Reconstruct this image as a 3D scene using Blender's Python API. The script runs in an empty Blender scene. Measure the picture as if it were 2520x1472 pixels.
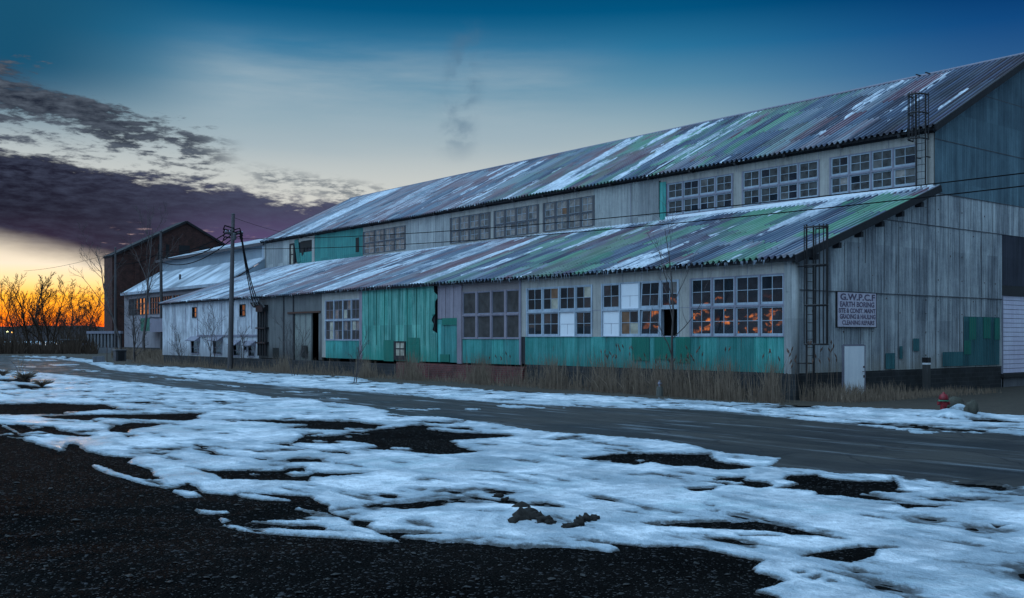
import bpy, bmesh, math, random
import numpy as np
from mathutils import Vector

R = math.radians
scene = bpy.context.scene
col = scene.collection
random.seed(7)

# ---------------------------------------------------------------- camera
FPX = 2514.0                      # focal length for a picture 2520 wide
CX, HOR = 1260.0, 829.0           # optical axis column, horizon row
HC = 2.4                          # eye height
TH = R(38.28)                     # heading of the optical axis, clockwise from +Y
SN, CS = math.sin(TH), math.cos(TH)
cam_d = bpy.data.cameras.new("camera")
cam = bpy.data.objects.new("camera", cam_d); col.objects.link(cam)
cam.location = (0, 0, HC)
cam.rotation_euler = (R(90), 0, -TH)
cam_d.sensor_width = 36.0
cam_d.lens = FPX / 2520.0 * 36.0
cam_d.shift_y = 93.0 / 2520.0
cam_d.clip_start = 0.1
cam_d.clip_end = 8000
scene.camera = cam

# ---------------------------------------------------------------- colour management
scene.view_settings.view_transform = 'Standard'
scene.view_settings.look = 'None'
scene.view_settings.exposure = 0.0
scene.view_settings.gamma = 1.0
scene.cycles.max_bounces = 6
scene.cycles.diffuse_bounces = 3
scene.cycles.glossy_bounces = 3
scene.cycles.transparent_max_bounces = 8
scene.cycles.use_denoising = True


def lin(hexs, k=1.0):
    hexs = hexs.lstrip('#')
    out = []
    for i in (0, 2, 4):
        c = int(hexs[i:i + 2], 16) / 255
        out.append((c / 12.92 if c <= 0.04045 else ((c + 0.055) / 1.055) ** 2.4) * k)
    return (*out, 1.0)


class G:
    """small helper for writing node graphs"""
    def __init__(s, nt):
        s.nt = nt

    def _set(s, sock, v):
        if v is None:
            return
        if isinstance(v, bpy.types.NodeSocket):
            s.nt.links.new(v, sock)
        else:
            sock.default_value = v

    def m(s, op, a, b=None, c=None, clamp=False):
        n = s.nt.nodes.new('ShaderNodeMath'); n.operation = op; n.use_clamp = clamp
        for i, v in enumerate((a, b, c)):
            s._set(n.inputs[i], v)
        return n.outputs[0]

    def add(s, a, b): return s.m('ADD', a, b)
    def sub(s, a, b): return s.m('SUBTRACT', a, b)
    def mul(s, a, b): return s.m('MULTIPLY', a, b)

    def step(s, x, lo, hi, a=0.0, b=1.0):
        n = s.nt.nodes.new('ShaderNodeMapRange'); n.interpolation_type = 'SMOOTHSTEP'
        s._set(n.inputs[0], x)
        s._set(n.inputs[1], lo); s._set(n.inputs[2], hi)
        s._set(n.inputs[3], a); s._set(n.inputs[4], b)
        return n.outputs[0]

    def lerp(s, x, lo, hi, a=0.0, b=1.0):
        n = s.nt.nodes.new('ShaderNodeMapRange'); n.clamp = True
        s._set(n.inputs[0], x)
        s._set(n.inputs[1], lo); s._set(n.inputs[2], hi)
        s._set(n.inputs[3], a); s._set(n.inputs[4], b)
        return n.outputs[0]

    def comb(s, x, y, z=0.0):
        n = s.nt.nodes.new('ShaderNodeCombineXYZ')
        for i, v in enumerate((x, y, z)):
            s._set(n.inputs[i], v)
        return n.outputs[0]

    def sep(s, v):
        n = s.nt.nodes.new('ShaderNodeSeparateXYZ'); s._set(n.inputs[0], v)
        return n.outputs

    def scale(s, v, sc):
        n = s.nt.nodes.new('ShaderNodeVectorMath'); n.operation = 'MULTIPLY'
        s._set(n.inputs[0], v); n.inputs[1].default_value = sc
        return n.outputs[0]

    def noise(s, v, scale=5, detail=4, rough=0.55, dist=0.0, dim='3D'):
        n = s.nt.nodes.new('ShaderNodeTexNoise'); n.noise_dimensions = dim
        s._set(n.inputs['Vector'], v)
        n.inputs['Scale'].default_value = scale; n.inputs['Detail'].default_value = detail
        n.inputs['Roughness'].default_value = rough; n.inputs['Distortion'].default_value = dist
        return n.outputs['Fac']

    def white(s, v):
        n = s.nt.nodes.new('ShaderNodeTexWhiteNoise'); n.noise_dimensions = '3D'
        s._set(n.inputs['Vector'], v)
        return n.outputs['Value']

    def vor(s, v, scale=10, feature='F1', out='Distance'):
        n = s.nt.nodes.new('ShaderNodeTexVoronoi'); n.feature = feature
        s._set(n.inputs['Vector'], v); n.inputs['Scale'].default_value = scale
        return n.outputs[out]

    def ramp(s, x, stops, interp='LINEAR'):
        n = s.nt.nodes.new('ShaderNodeValToRGB'); s._set(n.inputs[0], x)
        cr = n.color_ramp; cr.interpolation = interp
        while len(cr.elements) < len(stops):
            cr.elements.new(0.5)
        for e, (p, c) in zip(cr.elements, stops):
            e.position = p; e.color = c if len(c) == 4 else (*c, 1)
        return n.outputs[0]

    def mix(s, f, a, b, mode='MIX'):
        n = s.nt.nodes.new('ShaderNodeMix'); n.data_type = 'RGBA'; n.blend_type = mode
        s._set(n.inputs[0], f)
        for sock, v in ((n.inputs[6], a), (n.inputs[7], b)):
            if isinstance(v, (tuple, list)) and len(v) == 3:
                v = (*v, 1)
            s._set(sock, v)
        return n.outputs[2]

    def tc(s, which='Object'):
        n = s.nt.nodes.new('ShaderNodeTexCoord')
        return n.outputs[which]

    def bump(s, h, strength=0.5, dist=0.02):
        n = s.nt.nodes.new('ShaderNodeBump')
        s._set(n.inputs['Height'], h)
        n.inputs['Strength'].default_value = strength; n.inputs['Distance'].default_value = dist
        return n.outputs[0]


# ---------------------------------------------------------------- world: dusk sky
SUN_EL, SUN_AZ = R(1.5), R(13.5)      # sunset behind the trees at the left
world = bpy.data.worlds.new("World"); scene.world = world
world.use_nodes = True
wn = world.node_tree
for n in list(wn.nodes):
    wn.nodes.remove(n)
g = G(wn)
d = g.sep(g.tc('Generated'))
hd = g.mul(g.m('ARCTAN2', d[0], d[1]), 57.29578)     # heading in degrees
el = g.mul(g.m('ARCSINE', d[2]), 57.29578)           # elevation in degrees
hv = g.comb(g.mul(hd, 0.11), g.mul(el, 0.42), 0.0)
clear = g.ramp(g.m('DIVIDE', el, 32.0), [
    (0.00, lin('#c9a98a')), (0.12, lin('#dccfb8')), (0.21, lin('#dcd9cf')), (0.30, lin('#b8c2c4')),
    (0.37, lin('#8eaab8')), (0.43, lin('#5d8fab')), (0.49, lin('#2a749c')), (0.55, lin('#005580')), (0.63, lin('#003c66')), (0.8, lin('#003058')), (1.0, lin('#1c4a78'))])
# a broad pale veil in the upper middle
vl = g.mul(g.mul(g.step(el, 9.0, 11.5), g.step(el, 17.0, 13.5)), g.mul(g.step(hd, 17.0, 24.0), g.step(hd, 47.0, 36.0)))
vl = g.mul(vl, g.lerp(g.noise(g.comb(g.mul(hd, 0.05), g.mul(el, 0.35), 2.0), 1.6, 5, 0.55), 0.35, 0.65, 0.15, 0.75))
clear = g.mix(vl, clear, lin('#9db2be'))
clear = g.mix(g.mul(g.step(hd, 38.0, 56.0), g.step(el, 13.0, 7.0)), clear, lin('#7fa3ae'))
# the blue deepens away from the afterglow
side = g.step(hd, 44.0, 66.0, 1.0, 0.36)
clear = g.mix(1.0, clear, g.comb(g.mul(side, g.step(hd, 44.0, 66.0, 1.0, 0.55)), side, g.step(hd, 44.0, 68.0, 1.0, 0.62)), 'MULTIPLY')
leftd = g.step(hd, 24.0, 12.0)
clear = g.mix(g.mul(leftd, g.step(el, 9.0, 14.0)), clear, lin('#145272'))
# low glow of the sunset
glow = g.ramp(g.m('DIVIDE', el, 5.0), [
    (0.0, (1.1, 0.06, 0.02)), (0.10, (1.3, 0.15, 0.008)), (0.24, (1.5, 0.38, 0.010)), (0.42, (1.5, 0.66, 0.05)),
    (0.56, (1.2, 0.86, 0.36)), (0.74, (1.02, 0.87, 0.66)), (1.0, (0.80, 0.70, 0.56))])
gm = g.mul(g.step(el, 6.5, 3.6), g.mul(g.step(hd, 31.0, 20.0), g.step(hd, -27.0, -20.0)))
sky = g.mix(gm, clear, glow)
# a narrower orange band further round the horizon, broken by distant woods
band = g.mul(g.mul(g.step(el, 2.3, 1.2), g.step(el, -0.2, 0.3)), g.mul(g.step(hd, -55.5, -53.5), g.step(hd, -45.0, -47.5)))
band = g.mul(band, g.step(g.noise(g.comb(g.mul(hd, 1.5), g.mul(el, 3.2), 7.0), 1.0, 4, 0.5), 0.53, 0.66))
sky = g.mix(g.mul(g.step(hd, 10.0, -10.0), g.mul(g.step(hd, -170.0, -120.0), g.step(el, 26.0, 12.0))), sky,
            g.ramp(g.noise(g.comb(g.mul(hd, 0.10), g.mul(el, 0.45), 3.0), 1.0, 5, 0.6), [(0.35, lin('#34353c')), (0.64, lin('#98938b'))]))
sky = g.mix(g.mul(g.step(hd, 8.0, -5.0), g.mul(g.step(hd, -140.0, -100.0), g.step(el, 20.0, 9.0))), sky, g.mix(1.0, sky, g.ramp(g.lerp(hd, -70.0, -8.0), [(0.0, (.16, .16, .18)), (.35, (.3, .33, .4)), (.62, (.9, .9, .95)), (1.0, (1.35, 1.25, 1.15))]), 'MULTIPLY'))
sky = g.mix(band, sky, (5.0, 1.35, 0.25, 1))
sky = g.mix(g.mul(gm, g.step(hd, 8.0, -2.0)), sky, (2.4, 0.85, 0.25, 1))

# clouds ----------------------------------------------------------
n1 = g.noise(hv, 2.2, 7, 0.62, 0.4)
n2 = g.noise(g.comb(g.mul(hd, 0.42), g.mul(el, 1.5), 5.0), 2.0, 7, 0.65)
nn = g.sub(n1, 0.5)
n2c = g.sub(n2, 0.5)
top = g.add(g.lerp(hd, 10.0, 36.0, 9.7, 6.5), g.add(g.mul(nn, 2.4), g.mul(n2c, 2.4)))
bot = g.add(g.lerp(hd, 11.0, 17.0, 4.7, 3.5), g.mul(nn, 0.7))
main = g.mul(g.step(g.sub(top, el), -0.25, 0.55), g.mul(g.step(g.sub(el, bot), -0.5, 1.1), g.step(hd, 44.0, 30.0)))
c2 = g.lerp(hd, 11.0, 24.0, 12.1, 9.5)
band2 = g.step(g.sub(g.add(g.lerp(hd, 8.0, 21.0, 1.55, 0.75), g.add(g.mul(nn, 4.5), g.mul(n2c, 4.0))), g.m('ABSOLUTE', g.sub(el, c2))), -0.15, 0.75)
band2 = g.mul(band2, g.step(hd, 23.6, 20.5))
veil = g.mul(g.mul(g.step(g.sub(g.add(g.lerp(hd, 9.0, 18.0, 14.2, 11.4), g.mul(nn, 2.0)), el), -0.5, 1.2), g.step(g.sub(el, c2), -0.4, 0.5)), g.step(hd, 19.0, 12.0))
mid = g.mul(g.mul(g.step(g.add(n2, g.mul(nn, 0.8)), 0.43, 0.66), g.step(g.m('ABSOLUTE', g.sub(el, g.lerp(hd, 11.0, 24.0, 10.6, 9.0))), 1.7, 0.9)), g.step(hd, 24.0, 21.0))
wisp = g.mul(g.mul(g.step(n2, 0.42, 0.62), g.step(g.m('ABSOLUTE', g.sub(el, g.lerp(hd, 24.0, 34.0, 8.7, 7.4))), 0.9, 0.1)), g.mul(g.step(hd, 23.0, 25.0), g.step(hd, 35.0, 31.0)))
pn = g.noise(g.comb(g.mul(hd, 0.30), g.mul(el, 0.34), 31.0), 2.2, 5, 0.5, 0.3)
plume = g.mul(g.mul(g.step(pn, 0.40, 0.66), g.step(g.m('ABSOLUTE', g.sub(hd, g.lerp(el, 11.0, 17.0, 35.2, 35.9))), 1.5, 0.2)),
              g.mul(g.step(el, 9.2, 11.5), g.step(el, 17.6, 15.5)))
maincol = g.mix(g.step(hd, 12.0, 30.0), lin('#141b2e'), lin('#43465f'))
maincol = g.mix(g.mul(g.step(el, 7.5, 4.2), g.step(hd, 17.0, 24.0)), maincol, lin('#5b4b76'))
maincol = g.mix(g.mul(g.step(el, 6.8, 4.0), g.step(hd, 20.0, 13.0)), maincol, lin('#352d46'))
holes = g.mul(g.step(g.noise(g.comb(g.mul(hd, 0.45), g.mul(el, 3.0), 9.0), 1.6, 4), 0.60, 0.72), g.mul(g.step(el, 6.2, 5.2), g.step(hd, 15.0, 18.0)))
maincol = g.mix(g.mul(holes, 0.8), maincol, lin('#c9a9a8'))
maincol = g.mix(g.mul(g.lerp(n2, 0.4, 0.75, 0.0, 0.45), g.step(el, 6.0, 9.0, .4, 1.0)), maincol, lin('#5e6a86'))
c2col = g.mix(g.lerp(n2, 0.35, 0.7), lin('#1c2636'), lin('#56616f'))
sky = g.mix(g.mul(plume, 0.5), sky, lin('#4f6f8a'))
sky = g.mix(g.mul(wisp, 0.8), sky, lin('#5d6874'))
sky = g.mix(g.mul(veil, 0.85), sky, lin('#35485f'))
sky = g.mix(g.mul(mid, 0.85), sky, lin('#414b5c'))
sky = g.mix(band2, sky, c2col)
sky = g.mix(main, sky, maincol)

# fill light added to unseen sky: bright overhead and west, dim elsewhere
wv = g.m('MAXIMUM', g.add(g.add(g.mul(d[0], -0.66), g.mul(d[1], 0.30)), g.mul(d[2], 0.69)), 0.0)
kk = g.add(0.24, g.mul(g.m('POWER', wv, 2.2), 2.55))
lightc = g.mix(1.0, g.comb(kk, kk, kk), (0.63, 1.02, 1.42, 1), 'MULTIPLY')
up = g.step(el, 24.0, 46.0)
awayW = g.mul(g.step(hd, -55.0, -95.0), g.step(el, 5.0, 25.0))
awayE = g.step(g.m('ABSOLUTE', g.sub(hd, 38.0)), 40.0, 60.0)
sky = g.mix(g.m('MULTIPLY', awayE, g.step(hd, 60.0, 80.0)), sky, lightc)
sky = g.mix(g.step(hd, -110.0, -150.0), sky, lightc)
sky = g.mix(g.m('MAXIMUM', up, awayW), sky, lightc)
# below the horizon the world is dark earth
sky = g.mix(g.step(el, -0.2, -1.0), sky, (0.02, 0.022, 0.03, 1))
st = wn.nodes.new('ShaderNodeTexSky'); st.sky_type = 'NISHITA'; st.sun_disc = False
st.sun_elevation = SUN_EL; st.sun_rotation = SUN_AZ
b1 = wn.nodes.new('ShaderNodeBackground'); wn.links.new(sky, b1.inputs[0]); b1.inputs[1].default_value = 1.0
b2 = wn.nodes.new('ShaderNodeBackground'); wn.links.new(st.outputs[0], b2.inputs[0]); b2.inputs[1].default_value = 0.0005
ad = wn.nodes.new('ShaderNodeAddShader'); wn.links.new(b1.outputs[0], ad.inputs[0]); wn.links.new(b2.outputs[0], ad.inputs[1])
wo = wn.nodes.new('ShaderNodeOutputWorld'); wn.links.new(ad.outputs[0], wo.inputs[0])

# ---------------------------------------------------------------- sun at the horizon
sd_ = bpy.data.lights.new("sun", 'SUN'); sun = bpy.data.objects.new("sun", sd_); col.objects.link(sun)
sd_.energy = 0.3; sd_.angle = R(3.0); sd_.color = (1.0, 0.5, 0.22)
sdir = Vector((math.sin(SUN_AZ) * math.cos(SUN_EL), math.cos(SUN_AZ) * math.cos(SUN_EL), math.sin(SUN_EL)))
sun.rotation_euler = (-sdir).to_track_quat('-Z', 'Y').to_euler()
sun.location = (20, 120, 30)

# ================================================================ helpers
def w_of(px, depth):
    """ground-plan point at a picture column and a distance along the axis"""
    lat = (px - CX) / FPX * depth
    return depth * SN + lat * CS, depth * CS - lat * SN


def gnd(px, py):
    return w_of(px, FPX * HC / (py - HOR))


def yon(px, X):
    """where the view through a column meets the plane x = X"""
    return X / math.tan(math.atan((px - CX) / FPX) + TH)


def xon(px, Y):
    return Y * math.tan(math.atan((px - CX) / FPX) + TH)


def zat(X, Y, py):
    return HC + (HOR - py) * (Y * CS + X * SN) / FPX


def tag(o, label=None, cat=None, group=None, kind=None):
    if label: o['label'] = label
    if cat: o['category'] = cat
    if group: o['group'] = group
    if kind: o['kind'] = kind
    return o


def empty(name, loc, label, cat, group=None):
    o = bpy.data.objects.new(name, None); col.objects.link(o)
    o.location = loc; o.empty_display_size = 0.3
    return tag(o, label, cat, group)


class MB:
    """collects shapes and links them as one mesh object, in world coordinates"""
    def __init__(s):
        s.v = []; s.f = []; s.mi = []; s.cur = 0; s.marks = []

    def quad(s, a, b, c, d):
        i = len(s.v); s.v += [a, b, c, d]; s.f.append((i, i + 1, i + 2, i + 3)); s.mi.append(s.cur)

    def poly(s, pts):
        i = len(s.v); s.v += list(pts); s.f.append(tuple(range(i, i + len(pts)))); s.mi.append(s.cur)

    def box(s, x0, x1, y0, y1, z0, z1):
        if x0 > x1: x0, x1 = x1, x0
        if y0 > y1: y0, y1 = y1, y0
        if z0 > z1: z0, z1 = z1, z0
        i = len(s.v)
        s.v += [(x0, y0, z0), (x1, y0, z0), (x1, y1, z0), (x0, y1, z0), (x0, y0, z1), (x1, y0, z1), (x1, y1, z1), (x0, y1, z1)]
        for q in ((0, 3, 2, 1), (4, 5, 6, 7), (0, 1, 5, 4), (1, 2, 6, 5), (2, 3, 7, 6), (3, 0, 4, 7)):
            s.f.append(tuple(i + k for k in q)); s.mi.append(s.cur)

    def tube(s, pts, rads, n=6, cap=True):
        pts = [Vector(p) for p in pts]
        if not isinstance(rads, (list, tuple)): rads = [rads] * len(pts)
        base = len(s.v)
        ref = None
        for k, p in enumerate(pts):
            t = (pts[min(k + 1, len(pts) - 1)] - pts[max(k - 1, 0)])
            if t.length < 1e-9: t = Vector((0, 0, 1))
            t.normalize()
            if ref is None:
                ref = Vector((1, 0, 0)) if abs(t.x) < 0.8 else Vector((0, 1, 0))
            u = (ref - t * ref.dot(t))
            if u.length < 1e-6: u = t.orthogonal()
            u.normalize(); ref = u
            w = t.cross(u)
            for j in range(n):
                a = 2 * math.pi * j / n
                q = p + (u * math.cos(a) + w * math.sin(a)) * rads[k]
                s.v.append((q.x, q.y, q.z))
        for k in range(len(pts) - 1):
            for j in range(n):
                a = base + k * n + j; b = base + k * n + (j + 1) % n
                s.f.append((a, b, b + n, a + n)); s.mi.append(s.cur)
        if cap:
            s.f.append(tuple(base + j for j in range(n))[::-1]); s.mi.append(s.cur)
            e = base + (len(pts) - 1) * n
            s.f.append(tuple(e + j for j in range(n))); s.mi.append(s.cur)

    def beam(s, p, q, w, h):
        """rectangular bar from p to q"""
        p = Vector(p); q = Vector(q); t = (q - p).normalized()
        side = t.cross(Vector((0, 0, 1)))
        if side.length < 1e-3: side = Vector((1, 0, 0))
        side.normalize(); upv = side.cross(t).normalized()
        i = len(s.v)
        for c in (p, q):
            for a, b in ((-1, -1), (1, -1), (1, 1), (-1, 1)):
                k = c + side * (a * w / 2) + upv * (b * h / 2); s.v.append((k.x, k.y, k.z))
        for f in ((0, 1, 2, 3), (7, 6, 5, 4), (0, 4, 5, 1), (1, 5, 6, 2), (2, 6, 7, 3), (3, 7, 4, 0)):
            s.f.append(tuple(i + k for k in f)); s.mi.append(s.cur)

    def lathe(s, c, prof, n=14):
        """prof: (radius, z) pairs around a vertical axis through c"""
        base = len(s.v)
        for r, z in prof:
            for j in range(n):
                a = 2 * math.pi * j / n
                s.v.append((c[0] + r * math.cos(a), c[1] + r * math.sin(a), c[2] + z))
        for k in range(len(prof) - 1):
            for j in range(n):
                a = base + k * n + j; b = base + k * n + (j + 1) % n
                s.f.append((a, b, b + n, a + n)); s.mi.append(s.cur)
        s.f.append(tuple(base + j for j in range(n))[::-1]); s.mi.append(s.cur)
        e = base + (len(prof) - 1) * n
        s.f.append(tuple(e + j for j in range(n))); s.mi.append(s.cur)

    def corr(s, axis, plane, a0, a1, z0, z1, pitch, amp, sign=-1, per=6, kind='sin'):
        """corrugated sheet standing in the plane axis = plane; ribs run up"""
        n = max(2, int(abs(a1 - a0) / pitch * per))
        base = len(s.v)
        for k in range(n + 1):
            a = a0 + (a1 - a0) * k / n
            ph = 2 * math.pi * a / pitch
            o = math.sin(ph) if kind == 'sin' else max(-1, min(1, 2.2 * math.sin(ph)))
            p = plane + sign * (amp * (0.5 + 0.5 * o))
            for z in (z0, z1):
                s.v.append((p, a, z) if axis == 'x' else (a, p, z))
        for k in range(n):
            i = base + 2 * k
            s.f.append((i, i + 2, i + 3, i + 1)); s.mi.append(s.cur)

    def each(s, name, mats, parent=None, **t):
        """links every piece started with cut() as an object of its own"""
        out = []
        marks = s.marks + [(len(s.v), len(s.f))]
        for (v0, f0), (v1, f1) in zip(marks[:-1], marks[1:]):
            if f1 <= f0: continue
            b = MB(); b.v = s.v[v0:v1]; b.f = [tuple(i - v0 for i in f) for f in s.f[f0:f1]]; b.mi = s.mi[f0:f1]
            out.append(b.build(name, mats, parent, **t))
        return out

    def cut(s):
        s.marks.append((len(s.v), len(s.f))); return s

    def build(s, name, mats, parent=None, smooth=False, **t):
        me = bpy.data.meshes.new(name)
        off = Vector((0, 0, 0))
        me.from_pydata([tuple(v) for v in s.v], [], s.f)
        if not isinstance(mats, (list, tuple)): mats = [mats]
        for m_ in mats: me.materials.append(m_)
        if len(mats) > 1: me.polygons.foreach_set('material_index', s.mi)
        if smooth: me.polygons.foreach_set('use_smooth', [True] * len(me.polygons))
        me.update()
        o = bpy.data.objects.new(name, me); col.objects.link(o)
        if parent is not None:
            o.parent = parent
            L = Vector((0, 0, 0)); p = parent
            while p is not None:
                L += p.location; p = p.parent
            o.location = -L
        return tag(o, **t)


def mesh_grid(name, V, nu, nv, mat, keep=None, parent=None, smooth=True, attr=None):
    """V: (nv, nu, 3) array; keep: optional (nv-1, nu-1) bool"""
    idx = np.arange(nu * nv).reshape(nv, nu)
    q = np.stack([idx[:-1, :-1], idx[:-1, 1:], idx[1:, 1:], idx[1:, :-1]], -1)
    q = q[keep] if keep is not None else q.reshape(-1, 4)
    used = np.unique(q)
    remap = np.full(nu * nv, -1, np.int64); remap[used] = np.arange(len(used))
    q = remap[q]
    P = V.reshape(-1, 3)[used].astype(np.float32)
    me = bpy.data.meshes.new(name)
    me.vertices.add(len(P)); me.vertices.foreach_set('co', P.ravel())
    me.loops.add(q.size); me.loops.foreach_set('vertex_index', q.ravel().astype(np.int32))
    me.polygons.add(len(q)); me.polygons.foreach_set('loop_start', (np.arange(len(q)) * 4).astype(np.int32))
    me.update(calc_edges=True)
    if smooth: me.polygons.foreach_set('use_smooth', np.ones(len(q), bool))
    me.materials.append(mat)
    if attr is not None:
        at_ = me.attributes.new('depth', 'FLOAT', 'POINT'); at_.data.foreach_set('value', attr.reshape(-1)[used].astype(np.float32))
    me.update()
    o = bpy.data.objects.new(name, me); col.objects.link(o)
    if parent is not None:
        o.parent = parent
        L = Vector((0, 0, 0)); p = parent
        while p is not None:
            L += p.location; p = p.parent
        o.location = -L
    return o


def vnoise(x, y, seed=0):
    xi = np.floor(x).astype(np.int64); yi = np.floor(y).astype(np.int64)
    fx = x - xi; fy = y - yi
    fx = fx * fx * (3 - 2 * fx); fy = fy * fy * (3 - 2 * fy)

    def h(a, b):
        n = (a * 374761393 + b * 668265263 + seed * 974634777) & 0xffffffff
        n = ((n ^ (n >> 13)) * 1274126177) & 0xffffffff
        n = n ^ (n >> 16)
        return (n & 0xffff) / 65535.0
    return ((h(xi, yi) * (1 - fx) + h(xi + 1, yi) * fx) * (1 - fy) + (h(xi, yi + 1) * (1 - fx) + h(xi + 1, yi + 1) * fx) * fy)


def fbm(x, y, o=4, seed=0, gain=0.5):
    s = 0; a = 1; t = 0
    for k in range(o):
        s = s + a * (vnoise(x * 2 ** k + 17.3 * k, y * 2 ** k + 9.1 * k, seed + k) - 0.5); t += a; a *= gain
    return s / t * 2


# ================================================================ materials
def new_mat(name):
    m_ = bpy.data.materials.new(name); m_.use_nodes = True
    nt = m_.node_tree
    return m_, G(nt), nt.nodes['Principled BSDF']


def weathered(name, base, dark, rough=0.8, streak=1.0, grime=0.0, panel=None, bump=0.3, spec=0.3, nscale=1.0, axis=None, metal=0.0, low=None, fine=0.0, rust=0.0):
    """painted or bare surface with patchy wear, run-down streaks and panel-to-panel variation"""
    m_, q, b = new_mat(name)
    tc = q.tc('Object')
    n_a = q.noise(tc, 0.9 * nscale, 6, 0.65)
    n_b = q.noise(q.scale(tc, (4.5, 4.5, 0.28)), 1.3 * nscale, 5, 0.65)
    n_c = q.noise(tc, 14 * nscale, 4, 0.6)
    f = q.add(q.mul(q.sub(n_a, 0.5), 1.2), q.add(q.mul(q.sub(n_b, 0.5), 1.8 * streak), q.mul(q.sub(n_c, 0.5), 0.5)))
    if fine: f = q.add(f, q.mul(q.sub(q.noise(q.scale(tc, (9.0, 9.0, 0.12)), 1.6, 4, 0.7), 0.5), fine))
    f = q.lerp(f, -0.55, 0.55)
    c = q.mix(f, dark, base)
    if panel:
        s3 = q.sep(tc)
        ax = s3[1] if axis == 'y' else s3[0]
        wv_ = q.white(q.comb(q.m('FLOOR', q.m('DIVIDE', ax, panel)), q.m('FLOOR', q.m('DIVIDE', s3[2], 3.1)), 0.0))
        c = q.mix(1.0, c, q.ramp(wv_, [(0.0, (0.70, 0.70, 0.72)), (1.0, (1.14, 1.12, 1.1))]), 'MULTIPLY')
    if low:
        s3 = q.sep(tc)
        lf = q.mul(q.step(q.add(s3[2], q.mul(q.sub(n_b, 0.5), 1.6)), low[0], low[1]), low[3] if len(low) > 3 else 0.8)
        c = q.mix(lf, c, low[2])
    if rust:
        rs = q.noise(q.scale(tc, (2.2, 2.2, 0.5)), 1.7, 7, 0.72)
        c = q.mix(q.step(rs, 0.57, 0.72, 0.0, rust), c, (0.075, 0.045, 0.035, 1))
        rs2 = q.noise(tc, 5.0, 6, 0.7)
        c = q.mix(q.step(rs2, 0.62, 0.74, 0.0, rust * .8), c, (0.05, 0.04, 0.04, 1))
    q._set(b.inputs['Base Color'], c)
    b.inputs['Roughness'].default_value = rough
    b.inputs['Specular IOR Level'].default_value = spec
    b.inputs['Metallic'].default_value = metal
    if bump:
        q._set(b.inputs['Normal'], q.bump(q.add(n_c, n_b), bump, 0.01))
    return m_


M = {}
M['plaster'] = weathered('pale_plaster', (0.41, 0.385, 0.36), (0.19, 0.185, 0.18), streak=0.9, rust=.4)
M['lavender'] = weathered('lavender_boards', (0.29, 0.25, 0.29), (0.13, 0.11, 0.14), streak=0.8)
M['brownwall'] = weathered('brown_plaster', (0.24, 0.20, 0.20), (0.15, 0.13, 0.14), streak=0.6)
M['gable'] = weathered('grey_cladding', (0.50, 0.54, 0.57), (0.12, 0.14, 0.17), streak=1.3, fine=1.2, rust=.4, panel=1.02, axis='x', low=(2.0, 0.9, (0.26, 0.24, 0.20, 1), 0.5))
M['gabletop'] = weathered('blue_grey_cladding', (0.13, 0.22, 0.27), (0.05, 0.09, 0.12), streak=1.2, panel=1.02, axis='x')
M['palecorr'] = weathered('pale_corrugated', (0.40, 0.41, 0.41), (0.20, 0.21, 0.22), streak=1.0, fine=1.2, rust=.35, panel=1.1, axis='y')
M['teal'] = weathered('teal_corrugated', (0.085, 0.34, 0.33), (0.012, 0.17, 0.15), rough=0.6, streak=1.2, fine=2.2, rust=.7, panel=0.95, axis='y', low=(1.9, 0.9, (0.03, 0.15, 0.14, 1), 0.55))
M['tealbright'] = weathered('bright_teal_sheet', (0.20, 0.49, 0.43), (0.02, 0.20, 0.17), rough=0.55, streak=1.4, fine=2.2, rust=.6, panel=0.9, axis='y', low=(2.2, 1.2, (0.015, 0.24, 0.19, 1), 0.6))
M['tealdark'] = weathered('dark_green_patch', (0.012, 0.16, 0.12), (0.006, 0.10, 0.08), rough=0.6, streak=1.0)
M['tealgable'] = weathered('faded_teal_patch', (0.045, 0.15, 0.17), (0.014, 0.07, 0.085), rough=0.7, streak=1.2, panel=0.62, axis='x')
M['tealup'] = weathered('teal_boarding', (0.05, 0.25, 0.23), (0.025, 0.14, 0.14), rough=0.7, rust=.6, fine=.8, streak=1.0, panel=1.3, axis='y')
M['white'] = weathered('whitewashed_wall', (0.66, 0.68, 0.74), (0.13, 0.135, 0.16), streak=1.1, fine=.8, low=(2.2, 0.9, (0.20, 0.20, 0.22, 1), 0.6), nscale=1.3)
M['whitepaint'] = weathered('white_paint', (0.88, 0.90, 0.94), (0.62, 0.66, 0.74), streak=0.6, rough=0.6, low=(0.7, 0.0, (0.4, 0.38, 0.36, 1), 0.35))
M['board'] = weathered('white_panel_board', (0.72, 0.74, 0.78), (0.58, 0.60, 0.66), streak=0.6, rough=0.6)
M['framewhite'] = weathered('window_paint', (0.42, 0.49, 0.57), (0.16, 0.19, 0.24), streak=0.6, rough=0.6)
M['framegrey'] = weathered('grey_timber_frame', (0.25, 0.24, 0.30), (0.13, 0.13, 0.17), streak=0.6, rough=0.7)
M['mullion'] = weathered('dark_mullion', (0.10, 0.10, 0.11), (0.04, 0.04, 0.05), streak=0.6, rough=0.7)
M['greywall'] = weathered('grey_block_wall', (0.15, 0.15, 0.15), (0.07, 0.07, 0.075), streak=1.0, low=(2.2, 0.8, (0.035, 0.033, 0.033, 1)))
M['greydoor'] = weathered('grey_sliding_door', (0.24, 0.25, 0.23), (0.12, 0.13, 0.13), streak=1.0, low=(2.4, 1.0, (0.06, 0.06, 0.055, 1)))
M['dark'] = weathered('dark_timber', (0.03, 0.03, 0.035), (0.012, 0.012, 0.015), streak=0.5, rough=0.8)
M['black'] = weathered('black_steel', (0.022, 0.02, 0.022), (0.012, 0.01, 0.012), streak=0.4, rough=0.55)
M['inside'] = weathered('unlit_interior', (0.02, 0.02, 0.02), (0.01, 0.01, 0.01), streak=0.4)  # near-black colour stands in for unlit space behind openings
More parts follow.
